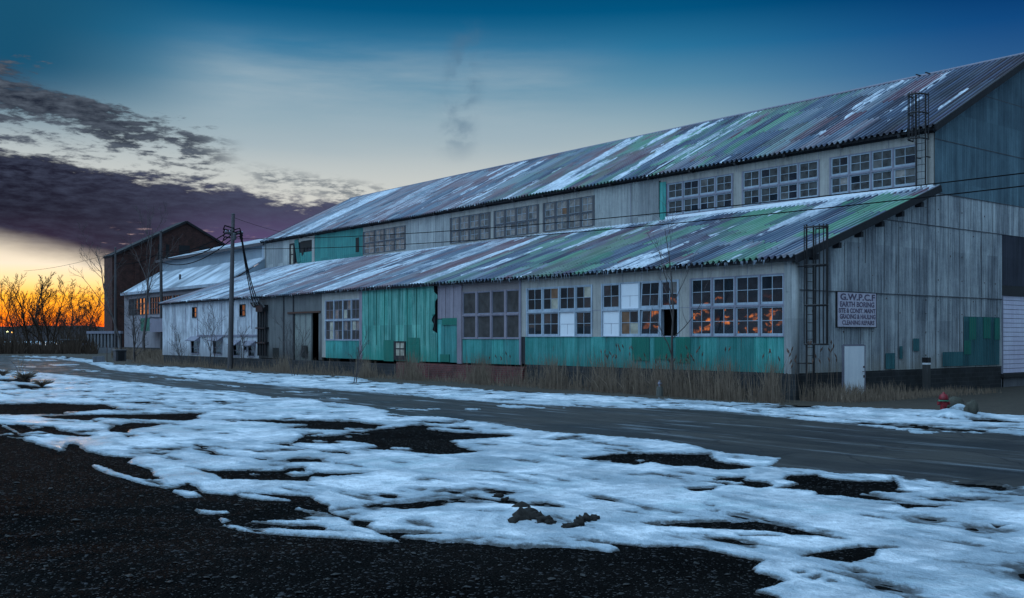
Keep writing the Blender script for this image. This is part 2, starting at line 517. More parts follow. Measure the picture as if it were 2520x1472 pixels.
M['annex'] = weathered('blue_grey_wall', (0.26, 0.31, 0.36), (0.16, 0.20, 0.24), streak=0.6)
M['annexlow'] = weathered('annex_plaster', (0.30, 0.28, 0.30), (0.15, 0.14, 0.17), streak=0.7)
M['darkclad'] = weathered('dark_cladding', (0.055, 0.06, 0.085), (0.02, 0.022, 0.035), streak=1.2, panel=0.9, axis='x')
M['wood'] = weathered('weathered_pole_wood', (0.11, 0.10, 0.105), (0.05, 0.045, 0.05), streak=1.0, rough=0.85)
M['bark'] = weathered('bark', (0.11, 0.09, 0.09), (0.05, 0.042, 0.042), streak=0.8, rough=0.9, nscale=2)
M['barkfar'] = weathered('far_bark', (0.05, 0.03, 0.02), (0.03, 0.018, 0.012), streak=0.5, rough=0.9, bump=0)
M['cable'] = weathered('cable', (0.009, 0.009, 0.011), (0.006, 0.006, 0.007), streak=0.2, bump=0, rough=0.9, spec=.05)
M['concrete'] = weathered('concrete', (0.17, 0.17, 0.19), (0.08, 0.08, 0.09), streak=1.0)
M['rust'] = weathered('rusty_steel', (0.10, 0.045, 0.03), (0.04, 0.02, 0.018), streak=0.8)
M['red'] = weathered('red_hydrant_paint', (0.24, 0.012, 0.02), (0.08, 0.006, 0.01), rough=0.45, streak=0.8, nscale=3)
M['ring'] = weathered('green_ring', (0.05, 0.22, 0.13), (0.03, 0.12, 0.08), rough=0.5)
M['stone'] = weathered('mossy_stone', (0.075, 0.07, 0.055), (0.025, 0.025, 0.02), nscale=4, bump=0.9)
M['clod'] = weathered('frozen_earth', (0.022, 0.018, 0.015), (0.008, 0.007, 0.007), nscale=6, bump=1.0)
M['reed'] = weathered('dry_reed', (0.28, 0.20, 0.145), (0.045, 0.032, 0.026), nscale=1.5, bump=0)
M['plumem'] = weathered('reed_plume', (0.13, 0.075, 0.055), (0.06, 0.035, 0.03), nscale=2, bump=0)
M['icicle'] = weathered('ice', (0.5, 0.58, 0.7), (0.4, 0.48, 0.6), bump=0, rough=0.15, spec=0.7)
M['signboard'] = weathered('flaking_sign_white', (0.70, 0.68, 0.78), (0.34, 0.30, 0.40), nscale=5, streak=0.5)
M['signink'] = weathered('faded_sign_lettering', (0.22, 0.18, 0.27), (0.02, 0.012, 0.03), nscale=7, streak=0.6, fine=.6)
M['garage'] = weathered('white_garage_door', (0.74, 0.74, 0.88), (0.48, 0.42, 0.58), rough=0.35, streak=0.6)


def brick_mat(name, c1, c2, mortar, scale=1.0, rough=0.9):
    m_, q, b = new_mat(name)
    tc = q.tc('Object'); s3 = q.sep(tc)
    n = q.nt.nodes.new('ShaderNodeTexBrick')
    q._set(n.inputs['Vector'], q.comb(q.add(s3[1], s3[0]), s3[2]))
    n.inputs['Color1'].default_value = c1; n.inputs['Color2'].default_value = c2; n.inputs['Mortar'].default_value = mortar
    n.inputs['Scale'].default_value = 1.0
    n.inputs['Brick Width'].default_value = 0.22 * scale; n.inputs['Row Height'].default_value = 0.085 * scale
    n.inputs['Mortar Size'].default_value = 0.008 * scale
    nz = q.noise(tc, 1.5, 5)
    c = q.mix(1.0, n.outputs[0], q.ramp(nz, [(0.3, (0.5, 0.5, 0.5)), (0.7, (1.3, 1.3, 1.3))]), 'MULTIPLY')
    q._set(b.inputs['Base Color'], c); b.inputs['Roughness'].default_value = rough
    q._set(b.inputs['Normal'], q.bump(n.outputs['Fac'], -0.5, 0.01))
    return m_


M['brick'] = brick_mat('red_brick', (0.13, 0.028, 0.025, 1), (0.08, 0.021, 0.02, 1), (0.12, 0.08, 0.08, 1), 1.2)
M['block'] = brick_mat('dark_block', (0.022, 0.023, 0.027, 1), (0.011, 0.012, 0.014, 1), (0.03, 0.03, 0.034, 1), 2.2)
M['farbrick'] = brick_mat('dark_brown_brick', (0.085, 0.030, 0.024, 1), (0.055, 0.02, 0.018, 1), (0.03, 0.02, 0.02, 1), 1.4)


def glass_mat(name, base, rough=0.07, ior=1.9, dust=0.3, wob=0.12):
    m_, q, b = new_mat(name)
    tc = q.tc('Object')
    n = q.noise(tc, 2.6, 4, 0.6)
    c = q.mix(q.lerp(n, 0.35, 0.7, 0.0, 1.0), tuple(x * (1 - dust) for x in base[:3]), tuple(min(1, x * (1 + dust)) for x in base[:3]))
    q._set(b.inputs['Base Color'], c)
    b.inputs['Roughness'].default_value = rough
    b.inputs['IOR'].default_value = ior
    q._set(b.inputs['Normal'], q.bump(q.noise(tc, 1.1, 2, 0.5), wob, 0.03))
    return m_


M['gl_dark'] = glass_mat('dark_glass', (0.022, 0.026, 0.034), rough=0.012, ior=2.1, wob=.05)
M['gl_deep'] = glass_mat('deep_glass', (0.012, 0.019, 0.026), rough=.03, ior=1.6, wob=.05)
M['gl_grey'] = glass_mat('dusty_grey_sky_glass', (0.12, 0.12, 0.12), rough=0.22, dust=0.4)  # grey of the reflected sky put into the dusty base colour
M['gl_tan'] = glass_mat('dusty_tan_sky_glass', (0.22, 0.20, 0.19), rough=0.25, dust=0.4)  # tan of reflected clouds put into the dusty base colour
M['gl_dusk'] = glass_mat('dusky_glass', (0.055, 0.060, 0.062), rough=0.2, dust=0.5)
M['gl_brown'] = glass_mat('brown_boarded_pane', (0.16, 0.085, 0.05), rough=0.5, ior=1.4)
M['gl_ivory'] = glass_mat('ivory_boarded_pane', (0.36, 0.33, 0.27), rough=0.6, ior=1.3)
M['gl_screen'] = glass_mat('mesh_screen', (0.055, 0.050, 0.050), rough=0.6, ior=1.2)


def snow_mat(name, tint=(0.80, 0.84, 0.90), dirty=(0.27, 0.33, 0.39), ice=True):
    m_, q, b = new_mat(name)
    tc = q.tc('Object')
    a = q.noise(q.scale(tc, (0.8, 1.2, 1.0)), 0.45, 7, 0.68, 0.6)
    s_ = q.noise(q.scale(tc, (1.0, 1.0, 1.0)), 3.0, 6, 0.65)
    fine = q.noise(tc, 22.0, 4, 0.6)
    f = q.lerp(q.add(q.mul(a, 0.55), q.mul(s_, 0.45)), 0.36, 0.60)
    c = q.mix(f, dirty, tint)
    if ice:
        # clear ice in the hollows, and grit showing through where the sheet thins out
        ic = q.noise(q.scale(tc, (0.5, 0.8, 1.0)), 0.6, 6, 0.7, 0.8)
        c = q.mix(q.step(ic, 0.52, 0.66, 0.0, 0.75), c, (0.34, 0.47, 0.53, 1))
        an_ = q.nt.nodes.new('ShaderNodeAttribute'); an_.attribute_name = 'depth'
        grit = q.noise(tc, 9.0, 6, 0.75)
        gr2 = q.noise(tc, 2.2, 6, 0.7)
        dp = q.add(an_.outputs['Fac'], q.add(q.mul(q.sub(grit, 0.5), 12.0), q.mul(q.sub(gr2, 0.5), 15.0)))
        c = q.mix(q.step(dp, 15.0, 5.0, 0.0, 0.8), c, (0.27, 0.35, 0.42, 1))
        c = q.mix(q.step(dp, 4.0, -4.0), c, (0.05, 0.055, 0.06, 1))
        rt = q.noise(q.scale(tc, (1.8, 0.22, 1.0)), 1.0, 6, 0.7, 0.5)
        c = q.mix(q.step(rt, 0.52, 0.64, 0.0, 0.45), c, (0.30, 0.38, 0.46, 1))
        gr3 = q.noise(q.scale(tc, (1.0, 0.6, 1.0)), 6.5, 7, 0.8)
        c = q.mix(q.step(gr3, 0.50, 0.66, 0.0, 0.65), c, (0.24, 0.29, 0.35, 1))
        dirt = q.noise(q.scale(tc, (1.2, 0.7, 1.0)), 2.4, 7, 0.75)
        c = q.mix(q.step(dirt, 0.62, 0.72, 0.0, 0.5), c, (0.16, 0.18, 0.20, 1))
    q._set(b.inputs['Base Color'], c)
    q._set(b.inputs['Roughness'], q.lerp(a, 0.4, 0.6, 0.28 if ice else 0.7, 0.85))
    b.inputs['Specular IOR Level'].default_value = 0.4
    q._set(b.inputs['Normal'], q.bump(q.add(q.mul(s_, 0.8), q.mul(fine, 0.9)), 0.9, 0.05))
    return m_


M['snow'] = snow_mat('snow', (0.76, 0.81, 0.88))
M['roofsnow'] = snow_mat('roof_snow', (0.62, 0.68, 0.76), (0.17, 0.21, 0.27), ice=False)


def gravel_mat():
    m_, q, b = new_mat('dark_gravel')
    tc = q.tc('Object')
    v = q.vor(tc, 26.0)
    vc = q.vor(tc, 26.0, out='Color')
    r1 = q.white(vc)
    big = q.noise(tc, 0.5, 5, 0.6)
    c = q.mix(q.lerp(big, 0.35, 0.65), (0.002, 0.0019, 0.002), (0.006, 0.0056, 0.0055))
    c = q.mix(q.step(r1, 0.93, 0.99, 0.0, 0.8), c, (0.06, 0.06, 0.065, 1))
    q._set(b.inputs['Base Color'], c)
    b.inputs['Roughness'].default_value = 0.85
    b.inputs['Specular IOR Level'].default_value = 0.02
    q._set(b.inputs['Normal'], q.bump(q.add(q.mul(v, -1.0), q.mul(q.noise(tc, 7, 5), 0.8)), 1.0, 0.04))
    return m_


M['gravel'] = gravel_mat()


def road_mat():
    m_, q, b = new_mat('asphalt')
    b.inputs['Specular IOR Level'].default_value = 0.3
    tc = q.tc('Object')
    st_ = q.noise(q.scale(tc, (1.0, 0.09, 1.0)), 1.5, 6, 0.6)
    big = q.noise(tc, 0.25, 4, 0.6)
    fine = q.noise(tc, 30, 3, 0.7)
    f = q.lerp(q.add(q.mul(st_, 0.55), q.mul(big, 0.45)), 0.42, 0.58)
    c = q.mix(f, (0.006, 0.007, 0.008), (0.034, 0.032, 0.030))
    c = q.mix(q.lerp(fine, 0.35, 0.7, 0, 0.3), c, (0.05, 0.05, 0.05, 1))
    wp = q.scale(tc, (1.0, 1.0, 1.0))
    wob_ = q.nt.nodes.new('ShaderNodeVectorMath'); wob_.operation = 'ADD'
    wn_ = q.nt.nodes.new('ShaderNodeTexNoise'); q._set(wn_.inputs['Vector'], tc); wn_.inputs['Scale'].default_value = .8
    q._set(wob_.inputs[0], wp); q._set(wob_.inputs[1], wn_.outputs['Color'])
    cr = q.vor(wob_.outputs[0], 0.42, 'DISTANCE_TO_EDGE')
    c = q.mix(q.step(cr, 0.022, 0.006, 0.0, 0.8), c, (0.008, 0.008, 0.01, 1))
    s3 = q.sep(tc)
    ice_ = q.noise(q.scale(tc, (1.6, 0.16, 1.0)), 1.2, 7, 0.7)
    c = q.mix(q.mul(q.step(ice_, 0.53, 0.68, 0.0, 0.8), q.lerp(s3[1], 14.0, 45.0, 0.35, 1.0)), c, (0.30, 0.36, 0.42, 1))
    q._set(b.inputs['Base Color'], c)
    q._set(b.inputs['Roughness'], q.lerp(big, 0.35, 0.65, 0.38, 0.75))
    q._set(b.inputs['Normal'], q.bump(q.add(fine, q.mul(st_, .6)), 0.5, 0.012))
    return m_


M['road'] = road_mat()


def roof_mat(name, gy0, gy1, NEAR=0.0):
    """old sheets replaced one by one: green, blue-grey, purple-brown"""
    m_, q, b = new_mat(name)
    tc = q.tc('Object'); s3 = q.sep(tc)
    row = q.m('FLOOR', q.m('DIVIDE', q.add(s3[0], q.mul(q.white(q.comb(q.m('FLOOR', q.m('DIVIDE', s3[1], 0.9)), 1.0, 2.0)), 2.0)), 3.2))
    w1 = q.white(q.comb(q.m('FLOOR', q.m('DIVIDE', s3[1], 0.9)), row, 3.0))
    big = q.noise(q.comb(q.mul(s3[1], 0.13), q.mul(s3[0], 0.05), 0.0), 1.0, 3)
    st_ = q.noise(q.comb(q.mul(s3[1], 2.5), q.mul(s3[0], 0.22), 0.0), 1.0, 5, 0.6)
    key = q.add(q.mul(w1, 0.62), q.add(q.mul(big, 0.15), q.mul(st_, 0.42)))
    grey = q.ramp(key, [(0.26, (0.012, 0.016, 0.04)), (0.40, (0.04, 0.07, 0.13)), (0.52, (0.075, 0.12, 0.17)), (0.64, (0.18, 0.22, 0.27)), (0.76, (0.09, 0.028, 0.05)), (0.88, (0.05, 0.02, 0.05))])
    green = q.ramp(key, [(0.30, (0.012, 0.05, 0.06)), (0.5, (0.045, 0.16, 0.11)), (0.7, (0.10, 0.26, 0.17)), (0.85, (0.05, 0.12, 0.12))])
    w2 = q.noise(q.comb(q.mul(s3[1], 0.35), q.mul(s3[0], 0.16), 4.0), 1.0, 3, 0.6)
    gz = q.mul(q.step(s3[1], gy1 + 9, gy1 - 4), q.step(s3[1], gy0 - 2, gy0 + 3))
    gsel = q.step(q.add(q.mul(w2, 0.9), q.mul(w1, 0.28)), 0.56, 0.60)
    c = q.mix(q.mul(gsel, gz), grey, green)
    pw = q.noise(q.comb(q.mul(s3[1], 0.22), q.mul(s3[0], 0.12), 11.0), 1.0, 3, 0.6)
    c = q.mix(q.mul(q.step(pw, 0.50, 0.60), q.step(s3[1], 34.0, 52.0, 0.25, 0.85)), c, q.mix(st_, (0.05, 0.02, 0.035), (0.20, 0.065, 0.075)))
    # rime that thickens towards the far end
    rime = q.mul(q.lerp(s3[1], 42.0, 88.0, 0.03, 0.34), q.lerp(q.add(st_, q.mul(w1, 0.25)), 0.42, 0.78))
    c = q.mix(rime, c, (0.42, 0.46, 0.52, 1))
    lapf = q.m('FRACT', q.m('DIVIDE', q.add(s3[0], q.mul(q.white(q.comb(q.m('FLOOR', q.m('DIVIDE', s3[1], 0.9)), 1.0, 2.0)), 2.0)), 3.2))
    c = q.mix(q.step(lapf, 0.022, 0.012, 0.0, 0.75), c, (0.01, 0.01, 0.014, 1))
    # rib shading put into the colour: frost-pale crests, darkened troughs
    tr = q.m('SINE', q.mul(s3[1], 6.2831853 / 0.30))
    fr = q.noise(q.comb(q.mul(s3[1], 1.1), q.mul(s3[0], 0.35), 21.0), 1.0, 4, 0.6)
    c = q.mix(q.mul(q.step(tr, 0.3, 0.8), q.step(fr, 0.42, 0.60, 0.0, 0.30)), c, (0.36, 0.42, 0.52, 1))
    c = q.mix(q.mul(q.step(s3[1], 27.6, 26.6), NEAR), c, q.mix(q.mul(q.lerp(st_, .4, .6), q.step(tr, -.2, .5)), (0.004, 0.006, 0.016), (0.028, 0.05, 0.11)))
    c = q.mix(q.mul(q.step(tr, -0.35, -0.75), q.step(st_, 0.30, 0.50, 0.45, 0.9)), c, (0.010, 0.013, 0.022, 1))  # darkened troughs painted as shade between the ribs
    q._set(b.inputs['Base Color'], c)
    b.inputs['Roughness'].default_value = 0.55
    q._set(b.inputs['Normal'], q.bump(st_, 0.25, 0.01))
    return m_


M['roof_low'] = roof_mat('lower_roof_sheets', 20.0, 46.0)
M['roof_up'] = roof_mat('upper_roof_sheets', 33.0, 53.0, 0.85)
M['soil'] = weathered('dead_grass_soil', (0.06, 0.047, 0.035), (0.02, 0.017, 0.014), nscale=2, bump=0.8)
M['gl_mirror'] = glass_mat('old_glass', (0.03, 0.03, 0.035), rough=0.06, ior=2.4, wob=.12)
M['pebble'] = weathered('pebble', (0.032, 0.030, 0.029), (0.004, 0.004, 0.004), nscale=8, bump=0, spec=.3, rough=.6)
M['fieldsnow'] = snow_mat('field_snow', (0.25, 0.28, 0.33), (0.06, 0.06, 0.07), ice=False)


def farroof():
    m_, q, b = new_mat('far_roof')
    tc = q.tc('Object'); s3 = q.sep(tc)
    n = q.noise(q.comb(q.mul(s3[1], .5), q.mul(s3[0], .25), 0.0), 1.0, 5, .6)
    c = q.mix(q.lerp(n, .38, .62), (0.15, 0.18, 0.22), (0.50, 0.55, 0.62))
    q._set(b.inputs['Base Color'], c); b.inputs['Roughness'].default_value = .7
    return m_


M['roof_far'] = farroof()

M['hillm'] = weathered('far_woods', (0.016, 0.008, 0.012), (0.008, 0.005, 0.008), bump=0)
# ================================================================ the warehouse
XL, XU, YG = 32.41, 42.27, 23.72     # lower wall, upper wall, gable plane
YE = 91.6                            # far end
XR = 51.5                            # ridge
ZF = 1.03                            # top of the footing
ZS, ZM, ZT = 2.40, 3.62, 4.84        # sill, middle rail, head of the lower windows
ZE = 5.42                            # lower wall head
wh = empty('warehouse', (XL, YG, 0), 'long derelict corrugated warehouse with many-paned windows and a snowy two-tier roof', 'warehouse')


def L(px): return yon(px, XL)
def U(px): return yon(px, XU)


EDGE = {k: L(v) for k, v in dict(c=1955, a0=1932, a1=1700, b0=1670, b1=1481, c0=1457, c1=1297, d0=1280, d1=1138, e1=1077, f0=1069, f1=893, g0=887, g1=801, h1=662, i0=637, i1=400).items()}
E = EDGE

# ---- solid backing walls, butted end to end (outer face at x = XL)
def wall(name, mat, X, y0, y1, z0, z1, t=0.18, parent=wh, **kw):
    m = MB(); m.box(X, X + t, y0, y1, z0, z1)
    return m.build(name, mat, parent, **kw)


def band(pieces, name, mat, X, t=0.18, parent=wh, **kw):
    m = MB()
    for y0, y1, z0, z1 in pieces: m.box(X, X + t, y0, y1, z0, z1)
    return m.build(name, mat, parent, **kw)


# header, piers of the plaster bays
band([(YG, E['c1'], ZT, ZE), (E['c'], E['a0'] + 0.06, ZF, ZT), (E['a1'], E['b0'], ZS, ZT), (E['b1'], E['c0'], ZS, ZT), (E['c1'], E['d0'], ZS, ZT),
      (E['c1'], E['d0'], ZT, ZE), (E['c1'] - 0.01, E['c1'], ZS, ZT)], 'plaster_wall', M['plaster'], XL)
m = MB()
for k in range(17):      # thin joint lines standing 4 mm proud of the header boards
    yj = YG + 1.1 + k * 1.17
    if yj < E['c1']: m.box(XL - 0.006, XL + 0.01, yj, yj + 0.022, ZT + 0.06, ZE)
for y0, y1 in ((E['a1'], E['b0']), (E['b1'], E['c0'])):
    m.box(XL - 0.006, XL + 0.01, y0 + 0.03, y1 - 0.03, 3.62, 3.645)
m.build('board_joint', M['framegrey'], wh)
# backing behind the corrugated skirt
band([(E['a0'] + 0.06, E['d0'] - 0.02, ZF, ZS)], 'skirt_backing', M['dark'], XL + 0.03, 0.15)
m = MB(); m.corr('x', XL + 0.01, E['a0'] + 0.02, E['c1'] + 0.15, ZF - 0.02, ZS, 0.105, 0.032)
m.build('corrugated_skirt', M['teal'], wh)
m = MB()
for a, b_, z0, z1 in ((1600, 1556, 1.35, 2.38), (1700, 1664, 1.30, 2.38), (1656, 1612, 1.42, 2.38)):
    m.cut(); m.corr('x', XL - 0.032, L(a), L(b_), z0, z1, 0.105, 0.028)
m.each('replacement_sheet', M['tealdark'], wh, label='darker green corrugated replacement sheet')
# step at the change of building line
m = MB(); m.box(XL - 0.05, XL + 0.02, E['d0'] - 0.10, E['d0'] + 0.02, ZF - 0.05, ZE - 0.1)
m.build('corner_trim', M['framegrey'], wh)

# bay D: dark screened windows, teal skirt below
band([(E['d0'], E['d1'], 4.84, ZE)], 'brown_wall', M['brownwall'], XL)
band([(E['d0'], E['d1'], ZF, 2.28)], 'skirt_backing', M['dark'], XL + 0.03, 0.15)
m = MB(); m.corr('x', XL + 0.01, E['d0'] + 0.02, E['d1'], ZF - 0.05, 2.28, 0.105, 0.03)
m.build('corrugated_skirt', M['teal'], wh)
# bay E: post, lavender boards over green boards
m = MB()
for k in range(5):
    y0 = E['d1'] + 0.42 + k * (E['e1'] - E['d1'] - 0.42) / 5; y1 = E['d1'] + 0.42 + (k + 1) * (E['e1'] - E['d1'] - 0.42) / 5
    m.box(XL - 0.012 * (k % 2), XL + 0.12, y0 + 0.012, y1 - 0.012, 3.42, ZE)
m.build('boarding', M['lavender'], wh)
m = MB()
for k in range(3):
    y0 = E['d1'] + 0.42 + k * (E['e1'] - E['d1'] - 0.42) / 3; y1 = E['d1'] + 0.42 + (k + 1) * (E['e1'] - E['d1'] - 0.42) / 3
    m.box(XL - 0.014 * ((k + 1) % 2), XL + 0.12, y0 + 0.014, y1 - 0.014, ZF - 0.05, 3.40 - 0.03 * (k == 2))
m.build('green_boarding', M['teal'], wh)
m = MB().cut(); m.box(XL - 0.05, XL - 0.016, E['d1'] + 0.44, E['d1'] + 1.9, 3.05, 3.44); m.cut().box(XL - 0.05, XL - 0.016, E['e1'] - 1.2, E['e1'] - 0.3, 1.0, 1.42)
m.each('replacement_sheet', M['tealdark'], wh)
m = MB(); m.box(XL - 0.07, XL + 0.15, E['d1'], E['d1'] + 0.42, ZF - 0.1, ZE)
m.build('timber_post', M['lavender'], wh)
band([(E['e1'], E['f0'] + 0.2, ZF, ZE)], 'wall_gap', M['dark'], XL + 0.25, 0.1)
# bay F: big bright sheet with torn edge
random.seed(11)
m = MB(); y0, y1 = E['f0'] - 0.35, E['f1'] - 0.02
n = 480
base = len(m.v)
top, botz = 5.30, 0.98
zs = 24
TJ = [random.uniform(-.07, .09) for _ in range(zs + 1)]
for k in range(n + 1):
    for j in range(zs + 1):
        z = botz + (top - botz) * j / zs
        tear = 0.0
        if z > 2.6: tear = 0.30 + 0.20 * math.sin(z * 2.3 + 1) + 0.10 * math.sin(z * 7.7) + TJ[j]
        a = max(y0 + tear, y0 + (y1 - y0) * k / n)
        o_ = math.sin(2 * math.pi * a / 0.12)
        m.v.append((XL - 0.045 - 0.025 * o_ - 0.012 * math.sin(a * 6.9) * (0.5 + 0.5 * math.sin(a * 2.1)), a, z))
for k in range(n):
    for j in range(zs):
        i = base + k * (zs + 1) + j
        m.f.append((i, i + zs + 1, i + zs + 2, i + 1)); m.mi.append(0)
ypa, ypb = L(1000.5), L(973.5)
m.build('corrugated_sheet', M['tealbright'], wh, label='big bright teal corrugated sheet with a torn edge')
band([(E['f0'], E['f1'], ZF, ZE)], 'skirt_backing', M['dark'], XL + 0.03, 0.15)
m = MB()
for k in range(1, 9):
    yy = E['f0'] + (E['f1'] - E['f0']) * k / 9 + 0.07 * math.sin(k * 5)
    m.box(XL - 0.096, XL - 0.075, yy, yy + 0.03, 1.0 + (0.9 if k % 3 else 0.2), 5.26)
m.build('sheet_lap', M['tealdark'], wh)
m = MB()
for a, b_, z0, z1 in ((1036, 1007, 0.9, 2.02), (1036, 1007, 2.03, 2.35), (973, 948, 0.93, 2.2)):
    m.cut().corr('x', XL - 0.10, L(a), L(b_), z0, z1, 0.6, 0.015)
m.each('replacement_sheet', M['tealdark'], wh)
# little window low in the bright sheet
hw = MB(); y0, y1 = L(1001), L(973); z0, z1 = zat(XL, y0, 886), zat(XL, y0, 840)
X_ = XL - 0.13
hw.box(X_, X_ + 0.08, y0, y0 + 0.10, z0, z1); hw.box(X_, X_ + 0.08, y1 - 0.22, y1, z0, z1)
hw.box(X_, X_ + 0.08, y0 + 0.1, y1 - 0.22, z1 - 0.08, z1); hw.box(X_, X_ + 0.08, y0 + 0.1, y1 - 0.22, z0, z0 + 0.25)
hw.box(X_, X_ + 0.08, y0 + 0.1, y1 - 0.22, 0.5 * (z0 + z1) + .08, 0.5 * (z0 + z1) + 0.14)
hw.box(X_, X_ + 0.08, 0.5 * (y0 + y1) - 0.08, 0.5 * (y0 + y1) - 0.04, z0 + 0.25, z1 - 0.08)
wn_ = hw.build('window', M['dark'], wh)
hw = MB(); hw.box(X_ + 0.03, X_ + 0.05, y0 + 0.1, y1 - 0.22, z0 + 0.25, z1 - 0.08); hw.build('pane', M['gl_ivory'], wn_)
# bay G
band([(E['g0'] + 0.05, E['g1'] + 0.5, ZT - 0.02, ZE), (E['g1'] - 0.02, E['g1'] + 0.5, ZF, ZT - 0.02)], 'pale_surround', M['plaster'], XL)
m = MB(); m.box(XL - 0.06, XL + 0.15, E['f1'], E['g0'] + 0.05, ZF - 0.05, ZE - 0.05)
m.build('timber_post', M['lavender'], wh)
band([(E['g0'] + 0.05, E['g1'] - 0.02, ZF, 2.16)], 'skirt_backing', M['dark'], XL + 0.03, 0.15)
m = MB(); m.corr('x', XL + 0.01, E['g0'] + 0.05, E['g1'] - 0.02, ZF - 0.03, 2.16, 0.105, 0.03)
m.build('corrugated_skirt', M['teal'], wh)
# bay H: grey block wall, sliding door
dy0, dy1 = L(784), L(722)
band([(E['g1'] + 0.5, dy0, ZF - 0.2, ZE), (dy1, E['i0'], ZF - 0.2, ZE), (dy0, dy1, 4.05, ZE)], 'grey_wall', M['greywall'], XL)
m = MB(); m.box(XL + 0.06, XL + 0.14, dy0 + 1.1, dy1, 0.5, 4.05)
dr = m.build('sliding_door', M['greydoor'], wh, label='tall grey sliding door standing ajar')
m = MB(); m.box(XL - 0.08, XL + 0.0, dy0 - 0.3, dy1 + 0.8, 4.02, 4.14); m.build('door_track', M['rust'], dr)
m = MB()
for k in range(4): m.box(XL + 0.045, XL + 0.06, dy0 + 1.1 + k * (dy1 - dy0 - 1.2) / 3, dy0 + 1.18 + k * (dy1 - dy0 - 1.2) / 3, 0.6, 3.95)
m.build('door_batten', M['greywall'], dr)
band([(dy0 - 0.1, dy1 + 0.3, 0.0, 4.1)], 'dark_interior', M['inside'], XL + 1.6, 0.1)
m = MB().cut(); m.box(XL - 0.03, XL - 0.0, L(756) , L(742) , 1.0, 1.8); m.cut().box(XL - 0.03, XL - 0.0, L(686), L(672), 0.9, 1.6)
m.each('wall_opening', M['inside'], wh)
m = MB()
for px in (700, 724): m.cut().box(XL - 0.04, XL - 0.0, L(px), L(px) + 0.16, 0.6, ZE)
m.each('wall_joint', M['dark'], wh)
# conduits and junction box
m = MB()
for px in (640, 646, 652, 658): m.tube([(XL - 0.14, L(px), 1.0), (XL - 0.14, L(px), 4.6)], 0.085, 8)
m.box(XL - 0.32, XL - 0.002, L(662), L(638), 1.9, 2.02); m.box(XL - 0.32, XL - 0.002, L(662), L(638), 3.0, 3.1)
cd = m.build('conduit', M['black'], wh)
m = MB(); m.box(XL - 0.45, XL - 0.002, L(660), L(643), 4.25, 4.75); m.tube([(XL - 0.3, L(640), 4.6), (XL - 0.6, L(642), 4.95), (XL - 0.7, L(648), 4.6)], 0.09, 6)
m.tube([(XL - 0.3, L(655), 4.6), (XL - 0.7, L(664), 4.9), (XL - 0.6, L(670), 4.5)], 0.09, 6)
for k in range(5): m.tube([(XL - 0.35, L(652) + 0.3 * k, 4.6), (XL - 0.55, L(652) + 0.3 * k + .1, 4.95)], 0.05, 5)
m.build('junction_box', M['black'], cd)
# bay I: whitewashed wall with small openings
yi0, yi1 = E['i0'], E['i1']
holes_ = [(483.5, 474, 757.8, 780), (603.6, 590.8, 751, 776.5), (490, 471.6, 840, 869), (546, 525.5, 840, 871), (589, 575.5, 850, 875), (608, 600.7, 841, 862), (626.5, 612, 852, 876)]
m = MB()
cuts = sorted({yi0, yi1} | {L(a) for a, b_, c_, d_ in holes_} | {L(b_) for a, b_, c_, d_ in holes_})
for y0, y1 in zip(cuts[:-1], cuts[1:]):
    ym = (y0 + y1) / 2; spans = []
    for a, b_, c_, d_ in holes_:
        if L(a) < ym < L(b_):
            yy = L((a + b_) / 2); spans.append((zat(XL, yy, d_), zat(XL, yy, c_)))
    z = 0.75
    for s0, s1 in sorted(spans):
        m.box(XL, XL + 0.2, y0, y1, z, s0); z = s1
    m.box(XL, XL + 0.2, y0, y1, z, ZE)
m.build('whitewashed_wall', M['white'], wh)
for i, (a, b_, c_, d_) in enumerate(holes_):
    y0, y1 = L(a), L(b_); yy = (y0 + y1) / 2; z0, z1 = zat(XL, yy, d_), zat(XL, yy, c_)
    m = MB(); t = 0.07
    m.box(XL - 0.03, XL + 0.1, y0 - t, y0, z0 - t, z1 + t); m.box(XL - 0.03, XL + 0.1, y1, y1 + t, z0 - t, z1 + t)
    m.box(XL - 0.03, XL + 0.1, y0, y1, z1, z1 + t); m.box(XL - 0.06, XL + 0.1, y0, y1, z0 - t, z0)
    m.box(XL + 0.05, XL + 0.08, y0, y1, (z0 + z1) / 2 - 0.03, (z0 + z1) / 2 + 0.03)
    w_ = m.build('small_window', M['framegrey'] if i > 1 else M['dark'], wh)
    m = MB(); m.box(XL + 0.085, XL + 0.1, y0, y1, z0, z1); m.build('pane', M['gl_deep'], w_)
    if i in (2, 3, 4, 6):     # tin hood above
        m = MB(); yh = y0 - 0.25, y1 + 0.2
        m.poly([(XL - 0.0, yh[0], z1 + 0.42), (XL - 0.0, yh[1], z1 + 0.42), (XL - 0.5, yh[1], z1 + 0.06), (XL - 0.5, yh[0], z1 + 0.06)])
        m.poly([(XL - 0.0, yh[0], z1 + 0.38), (XL - 0.5, yh[0], z1 + 0.02), (XL - 0.5, yh[1], z1 + 0.02), (XL - 0.0, yh[1], z1 + 0.38)])
        m.poly([(XL, yh[0], z1 + 0.42), (XL - 0.5, yh[0], z1 + 0.06), (XL - 0.5, yh[0], z1 + 0.02), (XL, yh[0], z1 + 0.0)])
        m.poly([(XL, yh[1], z1 + 0.0), (XL - 0.5, yh[1], z1 + 0.02), (XL - 0.5, yh[1], z1 + 0.06), (XL, yh[1], z1 + 0.42)])
        m.build('hood', M['framegrey'], w_)
m = MB(); m.box(XL - 0.09, XL - 0.001, yi0 + 0.1, L(487), 2.42, 2.56)
for px, z0, z1 in ((487, 0.8, ZE - .1), (431, 1.4, ZE - .2), (515, 2.6, 4.4), (545, 2.6, ZE - .3), (620, 3.0, 5.0), (458, 2.7, 4.9), (586, 2.7, 3.7)):
    m.box(XL - 0.02, XL - 0.001, L(px), L(px) + 0.09, z0, z1)
